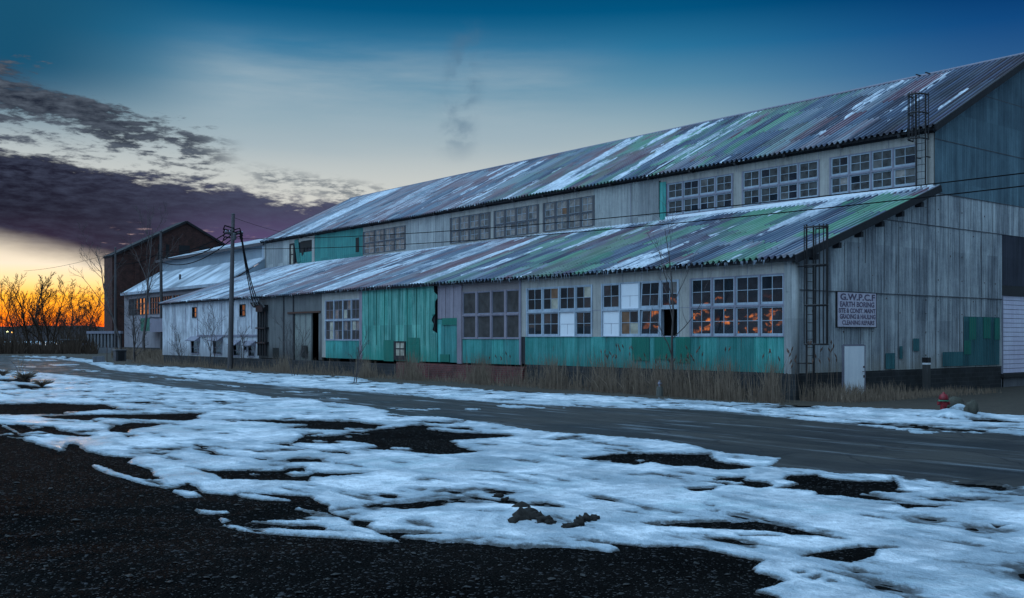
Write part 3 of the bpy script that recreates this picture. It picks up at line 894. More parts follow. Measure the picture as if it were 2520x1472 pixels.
m.build('string_course', M['framegrey'], wh)

# ---- footing
m = MB(); m.box(XL - 0.02, XL + 0.3, YG - 0.02, L(1297), -0.3, ZF - 0.02)
m.box(XL + 0.28, 48.3, YG - 0.02, YG + 0.28, -0.3, ZF - 0.02)
m.build('block_footing', M['block'], wh)
m = MB(); m.box(XL - 0.28, XL + 0.3, L(1297), L(985), -0.3, 0.88)
m.build('brick_footing', M['brick'], wh)
m = MB(); m.box(XL - 0.05, XL + 0.3, L(985), YE, -0.3, 0.78)
m.build('dark_footing', M['block'], wh)
# rounded corner with ribbed trim
m = MB(); m.corr('x', XL - 0.0, L(1954.6), L(1932), ZF - 0.05, ZE, 0.26, 0.07, per=10)
m.tube([(XL + 0.11, YG + 0.10, ZF - 0.05), (XL + 0.11, YG + 0.10, ZE)], 0.15, 14)
m.box(XL - 0.012, XL + 0.02, L(1956), L(1932), 4.12, 4.15)
m.build('corner_sheeting', M['palecorr'], wh, smooth=True)


# ---- windows
def bank(X, edges, z0, zm, z1, kinds, fm, mm, panes, mw=0.09, grid=(2, 2), seed=1, sb=None):
    """edges: n+1 y values from near to far; kinds: two strings, top row and bottom row, near to far"""
    rnd = random.Random(seed)
    m = MB()
    for y in edges: m.box(X - 0.035, X + 0.16, y - mw / 2, y + mw / 2, z0, z1)
    for y0, y1 in zip(edges[:-1], edges[1:]):
        m.box(X - 0.045, X + 0.15, y0 + mw / 2, y1 - mw / 2, zm - 0.035, zm + 0.045)
        m.box(X - 0.02, X + 0.15, y0 + mw / 2, y1 - mw / 2, z1 - 0.04, z1)
        m.box(X - 0.05, X + 0.15, y0 + mw / 2, y1 - mw / 2, z0 - 0.0, z0 + 0.035)
    root = m.build('window', mm, wh)
    m = MB(); m.box(X + 0.9, X + 0.95, edges[0] - .4, edges[-1] + .4, z0 - .3, z1 + .3)
    m.build('interior_backing', M['inside'], root)
    for r_ in (0, 1):
        za, zb = ((zm + 0.045, z1 - 0.04), (z0 + 0.035, zm - 0.035))[r_]
        for c in range(len(edges) - 1):
            kd = kinds[r_][c]
            ya, yb = edges[c] + mw / 2, edges[c + 1] - mw / 2
            if kd == 'o':
                continue
            bw = sb or (0.055 if grid == (2, 2) else 0.045)
            if kd == 'p':
                m = MB(); m.box(X + 0.02, X + 0.06, ya, yb, za, zb)
                b_ = m.build('blanking_panel', M['board'], root)
                m = MB(); m.box(X + 0.012, X + 0.019, ya + .06, yb - .06, (za + zb) / 2 - 0.006, (za + zb) / 2 + 0.006)
                m.box(X + 0.012, X + 0.019, (ya + yb) / 2 - 0.006, (ya + yb) / 2 + 0.006, za + 0.08, (za + zb) / 2 - 0.006)
                m.build('board_joint', M['framegrey'], root)
                continue
            sl = 0.07 if kd == 't' else (rnd.uniform(-0.006, 0.006))
            low = sb if sb else 0.10 if fm is M['framewhite'] or fm is M['whitepaint'] else 0.06
            m = MB()

            def bar(y0, y1, zz0, zz1, x0=0.0, x1=0.05):
                i = len(m.v)
                m.box(X + x0, X + x1, y0, y1, zz0, zz1)
                for q in range(i, len(m.v)):
                    vx, vy, vz = m.v[q]
                    m.v[q] = (vx, vy - sl * (vz - (za + zb) / 2), vz)
            ya2, yb2 = (ya + abs(sl) * 0.55, yb - abs(sl) * 0.55) if kd == 't' else (ya, yb)
            bar(ya2, ya2 + bw, za, zb); bar(yb2 - bw, yb2, za, zb)
            bar(ya2 + bw, yb2 - bw, za, za + low); bar(ya2 + bw, yb2 - bw, zb - bw, zb)
            nx, nz = grid
            gy0, gy1, gz0, gz1 = ya2 + bw, yb2 - bw, za + low, zb - bw
            for i in range(1, nx):
                y = gy0 + (gy1 - gy0) * i / nx; bar(y - 0.0125, y + 0.0125, gz0, gz1, 0.006, 0.044)
            for j in range(1, nz):
                z = gz0 + (gz1 - gz0) * j / nz
                for i in range(nx):
                    ys = gy0 + (gy1 - gy0) * i / nx + 0.0125 * (i > 0); ye = gy0 + (gy1 - gy0) * (i + 1) / nx - 0.0125 * (i < nx - 1)
                    bar(ys, ye, z - 0.0125, z + 0.0125, 0.008, 0.042)
            m.build('sash', fm, root)
            m = MB(); names = []
            for i in range(nx):
                for j in range(nz):
                    pm = panes[0] if rnd.random() < panes[2] else rnd.choice(panes[1])
                    key = (r_, c, i, j)
                    if key in special: pm = special[key]
                    if pm == 'hole': continue
                    if pm not in names: names.append(pm)
                    m.cur = names.index(pm)
                    y0 = gy0 + (gy1 - gy0) * i / nx; y1 = gy0 + (gy1 - gy0) * (i + 1) / nx
                    zz0 = gz0 + (gz1 - gz0) * j / nz; zz1 = gz0 + (gz1 - gz0) * (j + 1) / nz
                    tx, ty = rnd.uniform(-0.0012, 0.0012), rnd.uniform(-0.0012, 0.0012)
                    f = lambda y, z: (X + 0.026 + tx * ((y - y0) / (y1 - y0) - .5) * 2 + ty * ((z - zz0) / (zz1 - zz0) - .5) * 2, y - sl * (z - (za + zb) / 2), z)
                    m.quad(f(y0, zz0), f(y0, zz1), f(y1, zz1), f(y1, zz0))
            if names: m.build('pane', [M[k] for k in names], root)
    return root


def ev(pxs, X): return [yon(p, X) for p in pxs]


special = {}
bank(XL, ev((1931, 1870, 1809.5, 1753, 1700), XL), ZS, ZM, ZT, ('wwww', 'wwww'), M['framewhite'], M['framegrey'], ('gl_dark', ['gl_dark', 'gl_deep'], 0.85), seed=3)
special = {(0, 3, 1, 1): 'gl_dark', (1, 2, 1, 1): 'gl_brown', (1, 2, 1, 0): 'gl_brown', (1, 2, 0, 0): 'gl_ivory', (0, 0, 0, 1): 'gl_grey'}
bank(XL, ev((1670, 1626, 1574, 1526, 1482), XL), ZS, ZM, ZT, ('wtpw', 'otwp'), M['framewhite'], M['framewhite'], ('gl_dark', ['gl_deep'], 0.7), seed=4)
special = {(0, 2, 0, 1): 'gl_brown', (0, 0, 0, 1): 'gl_ivory', (0, 2, 0, 0): 'gl_ivory'}
bank(XL, ev((1457, 1416, 1376, 1335, 1297), XL), ZS, ZM, ZT, ('wwww', 'wpww'), M['framewhite'], M['framewhite'], ('gl_deep', ['gl_dark'], 0.7), seed=5)
special = {}
bank(XL, ev((1280, 1244, 1209, 1173, 1138), XL), 2.28, 3.56, 4.84, ('wwww', 'wwww'), M['framegrey'], M['lavender'], ('gl_screen', ['gl_screen'], 1.0), mw=0.16, grid=(1, 1), seed=6)
special = {(0, 1, 1, 0): 'gl_ivory', (1, 0, 1, 1): 'gl_ivory', (1, 3, 0, 1): 'gl_ivory', (1, 3, 0, 0): 'gl_ivory'}
bank(XL, ev((886, 865, 844, 822, 801), XL), 2.16, 3.48, 4.82, ('wwww', 'wwww'), M['framegrey'], M['framewhite'], ('gl_screen', ['gl_dark', 'gl_grey'], 0.6), seed=7)
ZU0, ZUM, ZU1 = 9.14, 10.02, 10.98
special = {(1, 0, 1, 1): 'gl_tan', (1, 3, 0, 1): 'gl_tan', (1, 2, 1, 1): 'gl_deep'}
PU = ('gl_grey', ['gl_tan', 'gl_dark', 'gl_grey'], 0.45)
BK = [((2257, 2198, 2144, 2090, 2043.6), 8), ((2015, 1965, 1917, 1870.5, 1827.9), 9), ((1803, 1761, 1721, 1681, 1643), 10),
      ((1461, 1430, 1398, 1367.5, 1339), 11), ((1324, 1298, 1270, 1243, 1217.6), 12), ((1205, 1180, 1155, 1131, 1109.7), 13), ((997, 971, 946, 922, 895), 14)]
for i, (pp, sd) in enumerate(BK):
    if i == 3: special = {(0, 2, 0, 0): 'gl_brown'}
    if i == 1: special = {(1, 2, 0, 0): 'gl_deep'}
    if i >= 4: special = {}
    bank(XU, ev(pp, XU), ZU0, ZUM, ZU1, ('wwww', 'wwww'), M['framewhite'], M['framegrey'] if i < 3 else M['mullion'],
         ('gl_dusk', ['gl_dark', 'gl_dusk', 'gl_grey'], 0.65) if i < 3 else ('gl_tan', ['gl_grey', 'gl_tan'], 0.6), mw=0.09 if i < 3 else 0.20, seed=sd, sb=None if i < 3 else 0.025)
# ---- upper wall
ZB, ZH = 8.70, 11.35
u = lambda p: yon(p, XU)
pcs = [(YG, u(648), ZU1, ZH), (YG, u(648), ZB, ZU0)]
for a, b_ in ((2297, 2257), (2043.6, 2015), (1827.9, 1803), (1339, 1324), (1217.6, 1205)):
    pcs.append((u(a) + 0.045, u(b_) - 0.045, ZU0, ZU1))
pcs[2] = (YG, u(2257) - 0.045, ZU0, ZU1)
band(pcs, 'plaster_wall', M['plaster'], XU)
m = MB()
for k in range(40):
    yj = YG + 0.9 + k * 1.25
    if yj < u(1109): m.box(XU - 0.006, XU + 0.01, yj, yj + 0.022, ZU1 + 0.03, ZH)
m.build('board_joint', M['framegrey'], wh)
for q_ in ((u(1643), u(1461), ZU0, ZU1), (u(1109.7), u(997), ZU0, ZU1), (u(895), u(648), ZU0, ZU1)): band([q_], 'wall_core', M['dark'], XU + 0.03, 0.15)
m = MB().cut(); m.corr('x', XU - 0.002, u(1622), u(1461), ZB, ZH, 0.13, 0.035)
m.cut().corr('x', XU - 0.002, u(1109.7), u(997), ZB, ZH, 0.26, 0.02)
m.cut().corr('x', XU - 0.002, u(713), u(650), ZB, ZH, 0.26, 0.03)
m.cut().corr('x', XU - 0.05, u(2285), u(2257), ZB + .2, ZH, 0.26, 0.07, per=10)
m.each('corrugated_sheet', M['palecorr'], wh)
m = MB(); m.box(XU - 0.05, XU - 0.036, u(1554), u(1553), ZB, ZH)
for px in (1052, 1030): m.box(XU - 0.03, XU - 0.024, u(px), u(px) + 0.03, ZB, ZH)
m.build('sheet_lap', M['framegrey'], wh)
m = MB(); m.corr('x', XU - 0.03, u(1640), u(1625), ZB + .1, 11.1, 0.13, 0.03)
m.build('replacement_sheet', M['teal'], wh)
m = MB(); m.corr('x', XU - 0.004, u(894), u(775), ZB, ZH, 0.35, 0.012)
m.build('teal_boarding', M['tealup'], wh)
m = MB()
def slot(px0, px1, za, zb, x=XU - 0.035): m.box(x, x + 0.02, yon(px0, XU), yon(px1, XU), za, zb)
m.cut(); slot(884, 876, 9.4, 10.6); m.cut(); slot(1626, 1622, 9.6, 11.2); m.cut()
yb0, yb1 = u(768), u(741)
za, zb = 10.0, 11.0
X_ = XU - 0.05
m.poly([(X_, yb0, zb), (X_, yb0, za + .5), (X_, yb0 + (yb1 - yb0) * .2, za + .28), (X_, yb0 + (yb1 - yb0) * .35, za + .45), (X_, yb0 + (yb1 - yb0) * .5, za + .1),
        (X_, yb0 + (yb1 - yb0) * .66, za + .5), (X_, yb0 + (yb1 - yb0) * .74, za - .1), (X_, yb0 + (yb1 - yb0) * .9, za - .35), (X_, yb1, zb)])
m.each('broken_opening', M['inside'], wh)
m = MB()
m.box(XU - 0.06, XU - 0.002, u(775), u(769), ZB, ZH); m.box(XU - 0.06, XU - 0.002, u(769), u(740), 11.03, ZH)
m.build('pale_surround', M['plaster'], wh)
m = MB(); m.corr('x', XU - 0.008, u(769), u(733), ZB, 10.0, 0.4, 0.03)
m.poly([(XU - .07, u(741), 9.2), (XU - .09, u(733), 9.2), (XU - .09, u(726), 11.2), (XU - .06, u(735), 11.3)])
m.build('torn_sheet', M['tealup'], wh)
hw = MB()
ya, yb = u(727), u(714)
for (p, q, r, s) in ((ya, ya + .3, 9.1, 10.9), (yb - .3, yb, 9.1, 10.9), (ya + .3, yb - .3, 9.9, 10.0), (ya + .3, yb - .3, 10.8, 10.9)): hw.box(XU - .09, XU - .03, p, q, r, s)
w_ = hw.build('window', M['dark'], wh)
hw = MB(); hw.box(XU - .06, XU - .045, ya + .3, yb - .3, 9.1, 10.8); hw.build('pane', M['gl_ivory'], w_)
m = MB(); m.box(XU - 0.04, XU + 0.2, u(650), u(646), ZB - 1.4, ZH); m.build('corner_trim', M['framewhite'], wh)
# hidden far end and closing walls
m = MB(); m.box(XL + 0.2, 70.0, YE, YE + 0.2, -0.3, 5.3)
m.poly([(XL + .2, YE + .1, 5.3), (70, YE + .1, 5.3), (61, YE + .1, 11.3), (51.5, YE + .1, 16.2), (42.2, YE + .1, 11.3), (42.2, YE + .1, 8.7)])
m.box(60.8, 61, YG, YE, 8.5, 11.4); m.box(70, 70.2, YG, YE, -.3, 5.4)
m.build('rear_wall', M['greywall'], wh)

# ---- gable, facing the camera side
SL = (16.30 - 11.42) / (XR - 41.9)
def ztop(x):
    """underside of the roof on the gable plane"""
    if x < XU: return 5.36 + (x - XL) * 0.347
    return 11.35 + (x - XU) * SL if x < XR else 11.35 + (XR - XU) * SL - (x - XR) * SL


XD = 48.35
m = MB(); random.seed(5)
SEAMS = [0.0, ZF - 0.02, 4.19, 7.27, 8.74, 11.1, 13.6, 17.5]
def sheet(mb, xa, xb, za, zb, y):
    """one lapped sheet, cut along the rake"""
    n_ = max(4, int((xb - xa) / 0.0425))
    xs = [xa + (xb - xa) * i / n_ for i in range(n_ + 1)]
    base = len(mb.v); rows = []
    for x in xs:
        zt = min(zb, ztop(x)); zt = max(zt, za)
        yy = y - 0.008 - 0.008 * math.sin(2 * math.pi * x / 0.17)
        mb.v.append((x, yy, za)); mb.v.append((x, yy, zt))
    for i in range(n_):
        k = base + 2 * i
        if mb.v[k + 1][2] > za + 1e-4 or mb.v[k + 3][2] > za + 1e-4:
            mb.f.append((k, k + 1, k + 3, k + 2)); mb.mi.append(mb.cur)


dx0, dx1 = xon(2071.5, YG), xon(2123.5, YG); dz1 = zat((dx0 + dx1) / 2, YG, 849)
for lo, hi in ((ZF - 0.02, 4.19), (4.19, 7.27), (7.27, 8.74)):
    x = XL + 0.14; k = 0
    while x < XD:
        x2 = min(x + 1.02 + random.uniform(-.05, .05), XD)
        if ztop(x2) > lo + 0.02:
            yo = YG - 0.004 - 0.012 * random.random() - (0.012 if lo > 4 else 0)
            if lo < 2 and x < dx1 and x2 > dx0:
                for p, q, r in ((x, min(x2, dx0), lo), (max(x, dx1), x2, lo), (max(x, dx0), min(x2, dx1), dz1)):
                    if q - p > 0.01: sheet(m, p, q, max(r, lo), hi, yo)
            else:
                sheet(m, x, x2, lo, hi, yo)
        x = x2
m.build('gable_cladding', M['gable'], wh)
m = MB()
sheet(m, XD, 61, 7.27, 8.74, YG - 0.03)
m.build('gable_cladding', M['gable'], wh)
m = MB()
for lo, hi in ((8.74, 11.1), (11.1, 13.6), (13.6, 17.5)):
    x = XU + 0.05 if lo > 8 else XD
    sheet(m, x, 61, lo, hi, YG - 0.03 - (.008 if lo > 11 else 0))
m.build('gable_cladding', M['gabletop'], wh)
m = MB()   # seam gaps, thin dark flashings
for z, xa, xb in ((4.19, XL + .2, XD), (7.27, 38.0, XD), (8.72, 42.3, 62), (11.1, 42.3, 61), (13.6, 46.7, 57)):
    m.box(xa, xb, YG - 0.052, YG - 0.035, z - 0.022, z + 0.012)
for x in (36.95, 38.75, 39.3, 41.7): m.box(x, x + 0.03, YG - 0.05, YG - 0.035, 7.27 if x > 38 else 5.4, ztop(x) - .15)
x = XL + 1.15
while x < XD - .3:
    zt = ztop(x) - .3
    for z0, z1 in ((ZF, 4.16), (4.21, 7.24), (7.29, 8.7)):
        if zt > z0 + .3: m.box(x, x + .016, YG - .044, YG - .036, z0 + .03, min(z1, zt))
    x += random.uniform(.94, 1.06)
m.build('seam_flashing', M['mullion'], wh)
m = MB()
def gp(px0, px1, py0, py1, jit=0.0):
    xa, xb = xon(px0, YG), xon(px1, YG); xm = (xa + xb) / 2
    z0, z1 = zat(xm, YG, py1), zat(xm, YG, py0)
    base = len(m.v); n_ = max(3, int((xb - xa) / 0.05))
    for i in range(n_ + 1):
        x = xa + (xb - xa) * i / n_; yy = YG - 0.06 - jit - 0.008 * math.sin(2 * math.pi * x / 0.2)
        m.v += [(x, yy, z0), (x, yy, z1)]
    for i in range(n_):
        k = base + 2 * i; m.f.append((k, k + 1, k + 3, k + 2)); m.mi.append(m.cur)
for q_ in ((2369, 2456, 780, 899), (2317, 2369, 866, 901), (2176, 2200, 869, 908), (2210, 2218, 852, 883), (2244.6, 2259, 833, 864)): m.cut(); gp(*q_)
m.each('replacement_sheet', M['tealgable'], wh, label='faded teal patch nailed on the grey gable')
m = MB()
for q_ in ((2381, 2398, 781, 836, .02), (2416, 2434, 781, 833, .02), (2369, 2386, 838, 872, .02), (2444, 2456, 783, 836, .02)): m.cut(); gp(*q_)
m.each('replacement_sheet', M['tealdark'], wh)
m = MB(); rr = random.Random(3)     # bolt heads
for k in range(15):
    x = XL + 0.9 + k * 1.02
    for z in (1.6, 2.6, 3.4, 4.0, 4.9, 6.0, 7.0, 8.0):
        if z < ztop(x) - .3 and rr.random() < .8 and x < XD: m.box(x + .1, x + .13, YG - .045, YG - .03, z + rr.uniform(-.05, .05), z + .035)
m.build('bolt_head', M['rust'], wh)
m = MB(); m.box(XL + .3, XD, YG + 0.02, YG + 0.2, ZF, 5.4)
m.box(XU + .2, 60.8, YG + .02, YG + .2, 5.4, 11.3); m.poly([(XL + .2, YG + .1, 5.3), (XU + .2, YG + .1, 5.3), (XU + .2, YG + .1, 8.7)])
m.poly([(42.4, YG + .1, 11.2), (60.8, YG + .1, 11.2), (51.5, YG + .1, 16)])
m.build('gable_core', M['inside'], wh)
# door
m = MB(); m.box(dx0 + .05, dx1 - .05, YG - 0.10, YG - 0.04, 0.02, dz1 - 0.05)
door = m.build('door', M['whitepaint'], wh, label='white flush door low in the gable wall')
m = MB(); m.box(dx0 - .03, dx0 + .05, YG - .09, YG + .02, 0, dz1); m.box(dx1 - .05, dx1 + .05, YG - .09, YG + .02, 0, dz1); m.box(dx0 + .05, dx1 - .05, YG - .09, YG + .02, dz1 - .05, dz1 + .03)
m.build('door_frame', M['framegrey'], door)
m = MB(); m.tube([(dx1 - .16, YG - .10, 1.0), (dx1 - .16, YG - .16, 1.0), (dx1 - .28, YG - .17, 1.0)], 0.014, 6); m.box(dx1 - .13, dx1 - .05, YG - .115, YG - .101, .75, .85); m.box(dx1 - .14, dx1 - .05, YG - .115, YG - .101, 1.15, 1.22)
m.build('door_handle', M['rust'], door)
# bay with the roller door
m = MB(); m.corr('y', YG - 0.0, XD + .05, 60.6, 4.85, 7.27, 0.9, 0.02); m.build('dark_cladding', M['darkclad'], wh)
m = MB(); m.box(XD, 60.6, YG - 0.05, YG + .2, 4.37, 4.84); m.build('door_lintel', M['black'], wh)
gd = MB()
for k in range(17):
    z = 0.66 + k * (4.37 - 0.66) / 17; h_ = (4.37 - 0.66) / 17
    gd.box(XD + .12, 56.0, YG + .03, YG + .07, z + .012, z + h_ - .012)
gdo = gd.build('garage_door', M['garage'], wh, label='white slatted garage door under the dark cladding')
m = MB(); m.box(XD + .12, 56.0, YG + .08, YG + .14, .66, 4.37); m.build('slat_backing', M['framegrey'], gdo)
m = MB(); m.box(XD, XD + .12, YG - .04, YG + .2, .0, 4.37); m.build('door_jamb', M['framegrey'], gdo)
m = MB(); m.box(XD - .1, 60.6, YG - .18, YG + .1, .46, .64); m.build('door_sill', M['black'], wh)
m = MB(); m.box(XD - .02, 60.6, YG - .04, YG + .2, -.3, .46); m.build('concrete_footing', M['concrete'], wh)

# ---- roofs
PITCH, AMP = 0.30, 0.060


def roof(name, mat, Xe, Ze, Xt, Zt, y0, y1):
    n_ = int((y1 - y0) / PITCH * 10)
    ys = np.linspace(y0, y1, n_ + 1)
    nr = 9
    t = np.linspace(0, 1, nr + 1)
    prof = AMP * np.clip(1.5 * np.sin(2 * np.pi * ys / PITCH), -1, 1)
    V = np.zeros((nr + 1, n_ + 1, 3))
    sheet_id = np.floor(ys / 0.9)
    jit = 0.012 * np.sin(sheet_id * 12.9)
    V[:, :, 0] = Xe + (Xt - Xe) * t[:, None]
    V[0, :, 0] += 0.03 * np.sin(sheet_id * 7.7)
    V[:, :, 1] = ys[None, :]
    V[:, :, 2] = Ze + (Zt - Ze) * t[:, None] + prof[None, :] + jit[None, :] - 0.03 * np.sin(ys * 0.21)[None, :]
    return mesh_grid(name, V, n_ + 1, nr + 1, mat, parent=wh, smooth=False)


def roof_snow(name, Xe, Ze, Xt, Zt, y0, y1, seed, amt, ridge_band, parent=wh):
    n_ = int((y1 - y0) / PITCH * 8); nr = 110
    ys = np.linspace(y0, y1, n_ + 1); t = np.linspace(0, 1, nr + 1)
    Yg, T = np.meshgrid(ys, t)
    ln = math.hypot(Xt - Xe, Zt - Ze)
    S = T * ln
    cell = np.floor(Yg / PITCH)
    streak = fbm(Yg * 0.85 + 3, S * 0.10, 4, seed) * 1.0
    wide = fbm(Yg * 0.30, S * 0.06, 3, seed + 5)
    fine = fbm(Yg * 3.0, S * 1.6, 3, seed + 9)
    jag = vnoise(cell * 1.7, S * 0.25, seed + 3) - 0.5
    pan = vnoise(np.floor(Yg / 0.9) * 3.1, np.floor(S / 3.3 + vnoise(np.floor(Yg / .9), Yg * 0, 7)) * 5.3 + .5, seed + 8) - 0.5
    mk = streak * 1.1 + wide * 0.8 + jag * 0.34 + pan * 0.45 + fine * 0.12 + amt(Yg, T)
    if ridge_band:
        mk = np.maximum(mk, (T - 0.955 + 0.02 * fbm(Yg * 0.8, S * 0, 3, seed + 20)) * 24)
    H = np.clip(mk * 0.30, -0.16, 0.02) + 0.020 + 0.014 * fine
    prof = AMP * np.clip(1.5 * np.sin(2 * np.pi * Yg / PITCH), -1, 1)
    V = np.zeros((nr + 1, n_ + 1, 3))
    V[:, :, 0] = Xe + (Xt - Xe) * T; V[:, :, 1] = Yg
    V[:, :, 2] = Ze + (Zt - Ze) * T + np.minimum(H, 0.06) + 0.35 * prof - 0.03 * np.sin(Yg * 0.21)
    above = (H + 0.35 * prof) > (prof - 0.02)
    keep = above[:-1, :-1] | above[1:, :-1] | above[:-1, 1:] | above[1:, 1:]
    return mesh_grid(name, V, n_ + 1, nr + 1, M['roofsnow'], keep=keep, parent=parent)


RL = (32.0, 5.40, 42.25, 8.96)
RU = (41.85, 11.55, 51.5, 16.44)
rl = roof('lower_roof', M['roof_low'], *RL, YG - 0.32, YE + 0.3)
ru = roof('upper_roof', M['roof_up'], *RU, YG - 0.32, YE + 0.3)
tag(rl, 'patchwork corrugated lower roof in green, blue and purple'); tag(ru, 'corrugated upper roof streaked with snow')
roof_snow('roof_snow', *RL, YG - 0.3, YE + 0.25, 21, lambda y, t: -0.34 + np.clip((y - 30) / 60, 0, 1) * 0.36 + 0.10 * (t - 0.5), True, parent=rl)
roof_snow('roof_snow', *RU, YG - 0.3, YE + 0.25, 41, lambda y, t: -0.46 + np.clip((y - 30) / 50, 0, 1) * 0.38 - np.clip((31 - y) / 5, 0, 1) * .25, False, parent=ru)
m = MB()    # decks under the sheets, purlins and fascias
for (Xe, Ze, Xt, Zt) in (RL, RU):
    for k in range(7):
        t = 0.02 + k * 0.16; m.beam((Xe + (Xt - Xe) * t, YG - .3, Ze + (Zt - Ze) * t - .14), (Xe + (Xt - Xe) * t, YE + .2, Ze + (Zt - Ze) * t - .14), 0.1, 0.14)
m.build('purlin', M['dark'], wh)
m = MB()
for (Xe, Ze, Xt, Zt) in (RL, RU):
    m.cut().beam((Xe - .05, YG - .36, Ze - .09), (Xt, YG - .36, Zt - .09), 0.07, 0.30)
    m.cut().beam((Xe - .05, YE + .36, Ze - .09), (Xt, YE + .36, Zt - .09), 0.07, 0.26)
m.each('barge_board', M['dark'], wh)
m = MB()
for x in np.arange(33.2, 42, 1.5):
    zz = ztop(x); m.cut().box(x, x + .18, YG - .34, YG + .02, zz - .28, zz - .06)
m.each('roof_bracket', M['dark'], wh)
m = MB()
m.box(XL - .02, XL + .1, YG - .02, YE, ZE - .005, ZE + .14)
for y in np.arange(YG + 1.0, YE, 2.3): m.box(32.08, XL - .03, y, y + .14, ZE - .12, ZE - .0)
m.build('eaves_board', M['dark'], wh)
m = MB(); m.box(XU - .03, XU + .1, YG - .02, YE, ZH + .0, ZH + .25)
for y in np.arange(YG + 1.4, YE, 3.1): m.box(41.9, XU - .04, y, y + .12, ZH - .02, ZH + .12)
m.build('eaves_board', M['dark'], wh)
m = MB(); m.box(XU - 0.10, XU - 0.055, YG, u(1640), 8.96, 9.12); m.build('base_flashing', M['whitepaint'], wh)
m = MB()   # far slopes
m.cut().quad((XR, YG - .32, 16.46), (61.3, YG - .32, 11.5), (61.3, YE + .3, 11.5), (XR, YE + .3, 16.46))
m.cut().quad((61, YG - .32, 8.9), (71, YG - .32, 5.4), (71, YE + .3, 5.4), (61, YE + .3, 8.9))
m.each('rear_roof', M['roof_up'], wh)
m = MB(); m.tube([(XR, YG - .34, 16.47), (XR, YE + .3, 16.47)], 0.09, 8); m.build('ridge_cap', M['framegrey'], ru)
m = MB(); rr = random.Random(9)
for k in range(150):
    y = rr.uniform(YG + 1, L(1060)) if k < 120 else rr.uniform(L(1060), L(650))
    l_ = rr.uniform(.04, .22) * (1.3 if 36 < y < 44 else 1)
    m.tube([(32.02, y, 5.37), (32.02, y, 5.37 - l_ * .5), (32.02, y, 5.37 - l_)], [.009, .006, .001], 5)
m.build('icicles', M['icicle'], wh, kind='stuff')
for y_, zc in ((L(1255), 0),):
    pass

# ---- ladders
def ladder(parent, P, along, out, z0, z1, cz0, cz1, hoops, w=0.44, dep=0.72, cw=0.36):
    """P: middle of the foot; along: unit vector across the rungs; out: unit vector away from the wall"""
    P = Vector(P); a = Vector(along); o = Vector(out)
    m = MB()
    for s in (-1, 1):
        b_ = P + a * (s * w / 2); m.beam((b_.x, b_.y, z0), (b_.x, b_.y, z1), .06, .045)
    lad = m.build('ladder', M['black'], parent)
    m = MB(); z = z0 + .3
    while z < z1 - .1:
        p, q = P - a * w / 2, P + a * w / 2
        m.cut().tube([(p.x, p.y, z), (q.x, q.y, z)], .013, 5); z += .31
    m.each('rung', M['black'], lad)
    arc = []
    for k in range(9):
        t = math.pi * k / 8
        arc.append(P + a * (-math.cos(t) * cw) + o * (dep * math.sin(t) ** 0.6))
    m = MB()
    for z in hoops:
        m.cut().tube([(p.x, p.y, z) for p in arc], .035, 6)
    m.each('cage_hoop', M['black'], lad)
    m = MB()
    for k in (0, 2, 3, 4, 5, 6, 8):
        p = arc[k]; m.cut().beam((p.x, p.y, cz0), (p.x, p.y, cz1 + .05), .045, .02)
    m.each('cage_bar', M['black'], lad)
    m = MB()
    for z in (z0 + 1.25, z0 + 4.9):
        for s in (-1, 1):
            b_ = P + a * (s * w / 2)
            m.cut().beam((b_.x, b_.y, z), (b_.x - o.x * .38, b_.y - o.y * .38, z), .05, .04)
    m.each('bracket', M['black'], lad)
    return lad


lx = xon(1993.5, YG - .45)
tag(ladder(wh, (lx, YG - 0.45, 0), (1, 0, 0), (0, -1, 0), 0.15, 6.62, 2.12, 6.55, (2.12, 3.58, 5.08, 6.5)), 'caged black ladder up the gable beside the corner')
ly = yon(2266, XU - .62)
tag(ladder(wh, (XU - .62, ly, 0), (0, 1, 0), (-1, 0, 0), 9.0, 13.0, 10.98, 12.95, (10.98, 12.1, 12.9)), 'caged black ladder over the upper eaves')

# ---- painted sign on the gable
sx0, sx1 = xon(2054.6, YG), xon(2150, YG)
sz0, sz1 = 2.80, 4.17
sign = empty('sign', ((sx0 + sx1) / 2, YG - .1, sz0), 'square flaking white sign with faded dark lettering, fixed to the grey gable wall', 'sign')
m = MB(); m.box(sx0, sx1, YG - .115, YG - .07, sz0, sz1); m.build('sign_board', M['signboard'], sign)
m = MB(); t = .03
m.box(sx0 - t, sx0, YG - .125, YG - .06, sz0 - t, sz1 + t); m.box(sx1, sx1 + t, YG - .125, YG - .06, sz0 - t, sz1 + t)
m.box(sx0, sx1, YG - .125, YG - .06, sz0 - t, sz0); m.box(sx0, sx1, YG - .125, YG - .06, sz1, sz1 + t)
m.build('sign_frame', M['dark'], sign)


def text_mesh(txt, x0, x1, z0, z1, y, mat, parent, name='lettering'):
    cu = bpy.data.curves.new(name, 'FONT'); cu.body = txt; cu.size = 1.0; cu.offset = 0.035
    cu.resolution_u = 3; cu.extrude = 0.006
    to = bpy.data.objects.new('tmp', cu); col.objects.link(to)
    bpy.context.view_layer.update()
    me = bpy.data.meshes.new_from_object(to.evaluated_get(bpy.context.evaluated_depsgraph_get()))
    bpy.data.objects.remove(to)
    P = np.array([v.co[:] for v in me.vertices]); mn, mx = P.min(0), P.max(0)
    rr = random.Random(len(txt))
    for v in me.vertices:
        a = (v.co.x - mn[0]) / (mx[0] - mn[0]); b_ = (v.co.y - mn[1]) / (mx[1] - mn[1])
        v.co = (x0 + (x1 - x0) * a, y - v.co.z * 0.6, z0 + (z1 - z0) * b_)
    me.name = name; me.materials.clear(); me.materials.append(mat)
    o = bpy.data.objects.new(name, me); col.objects.link(o); o.parent = parent
    o.location = -parent.location
    return o


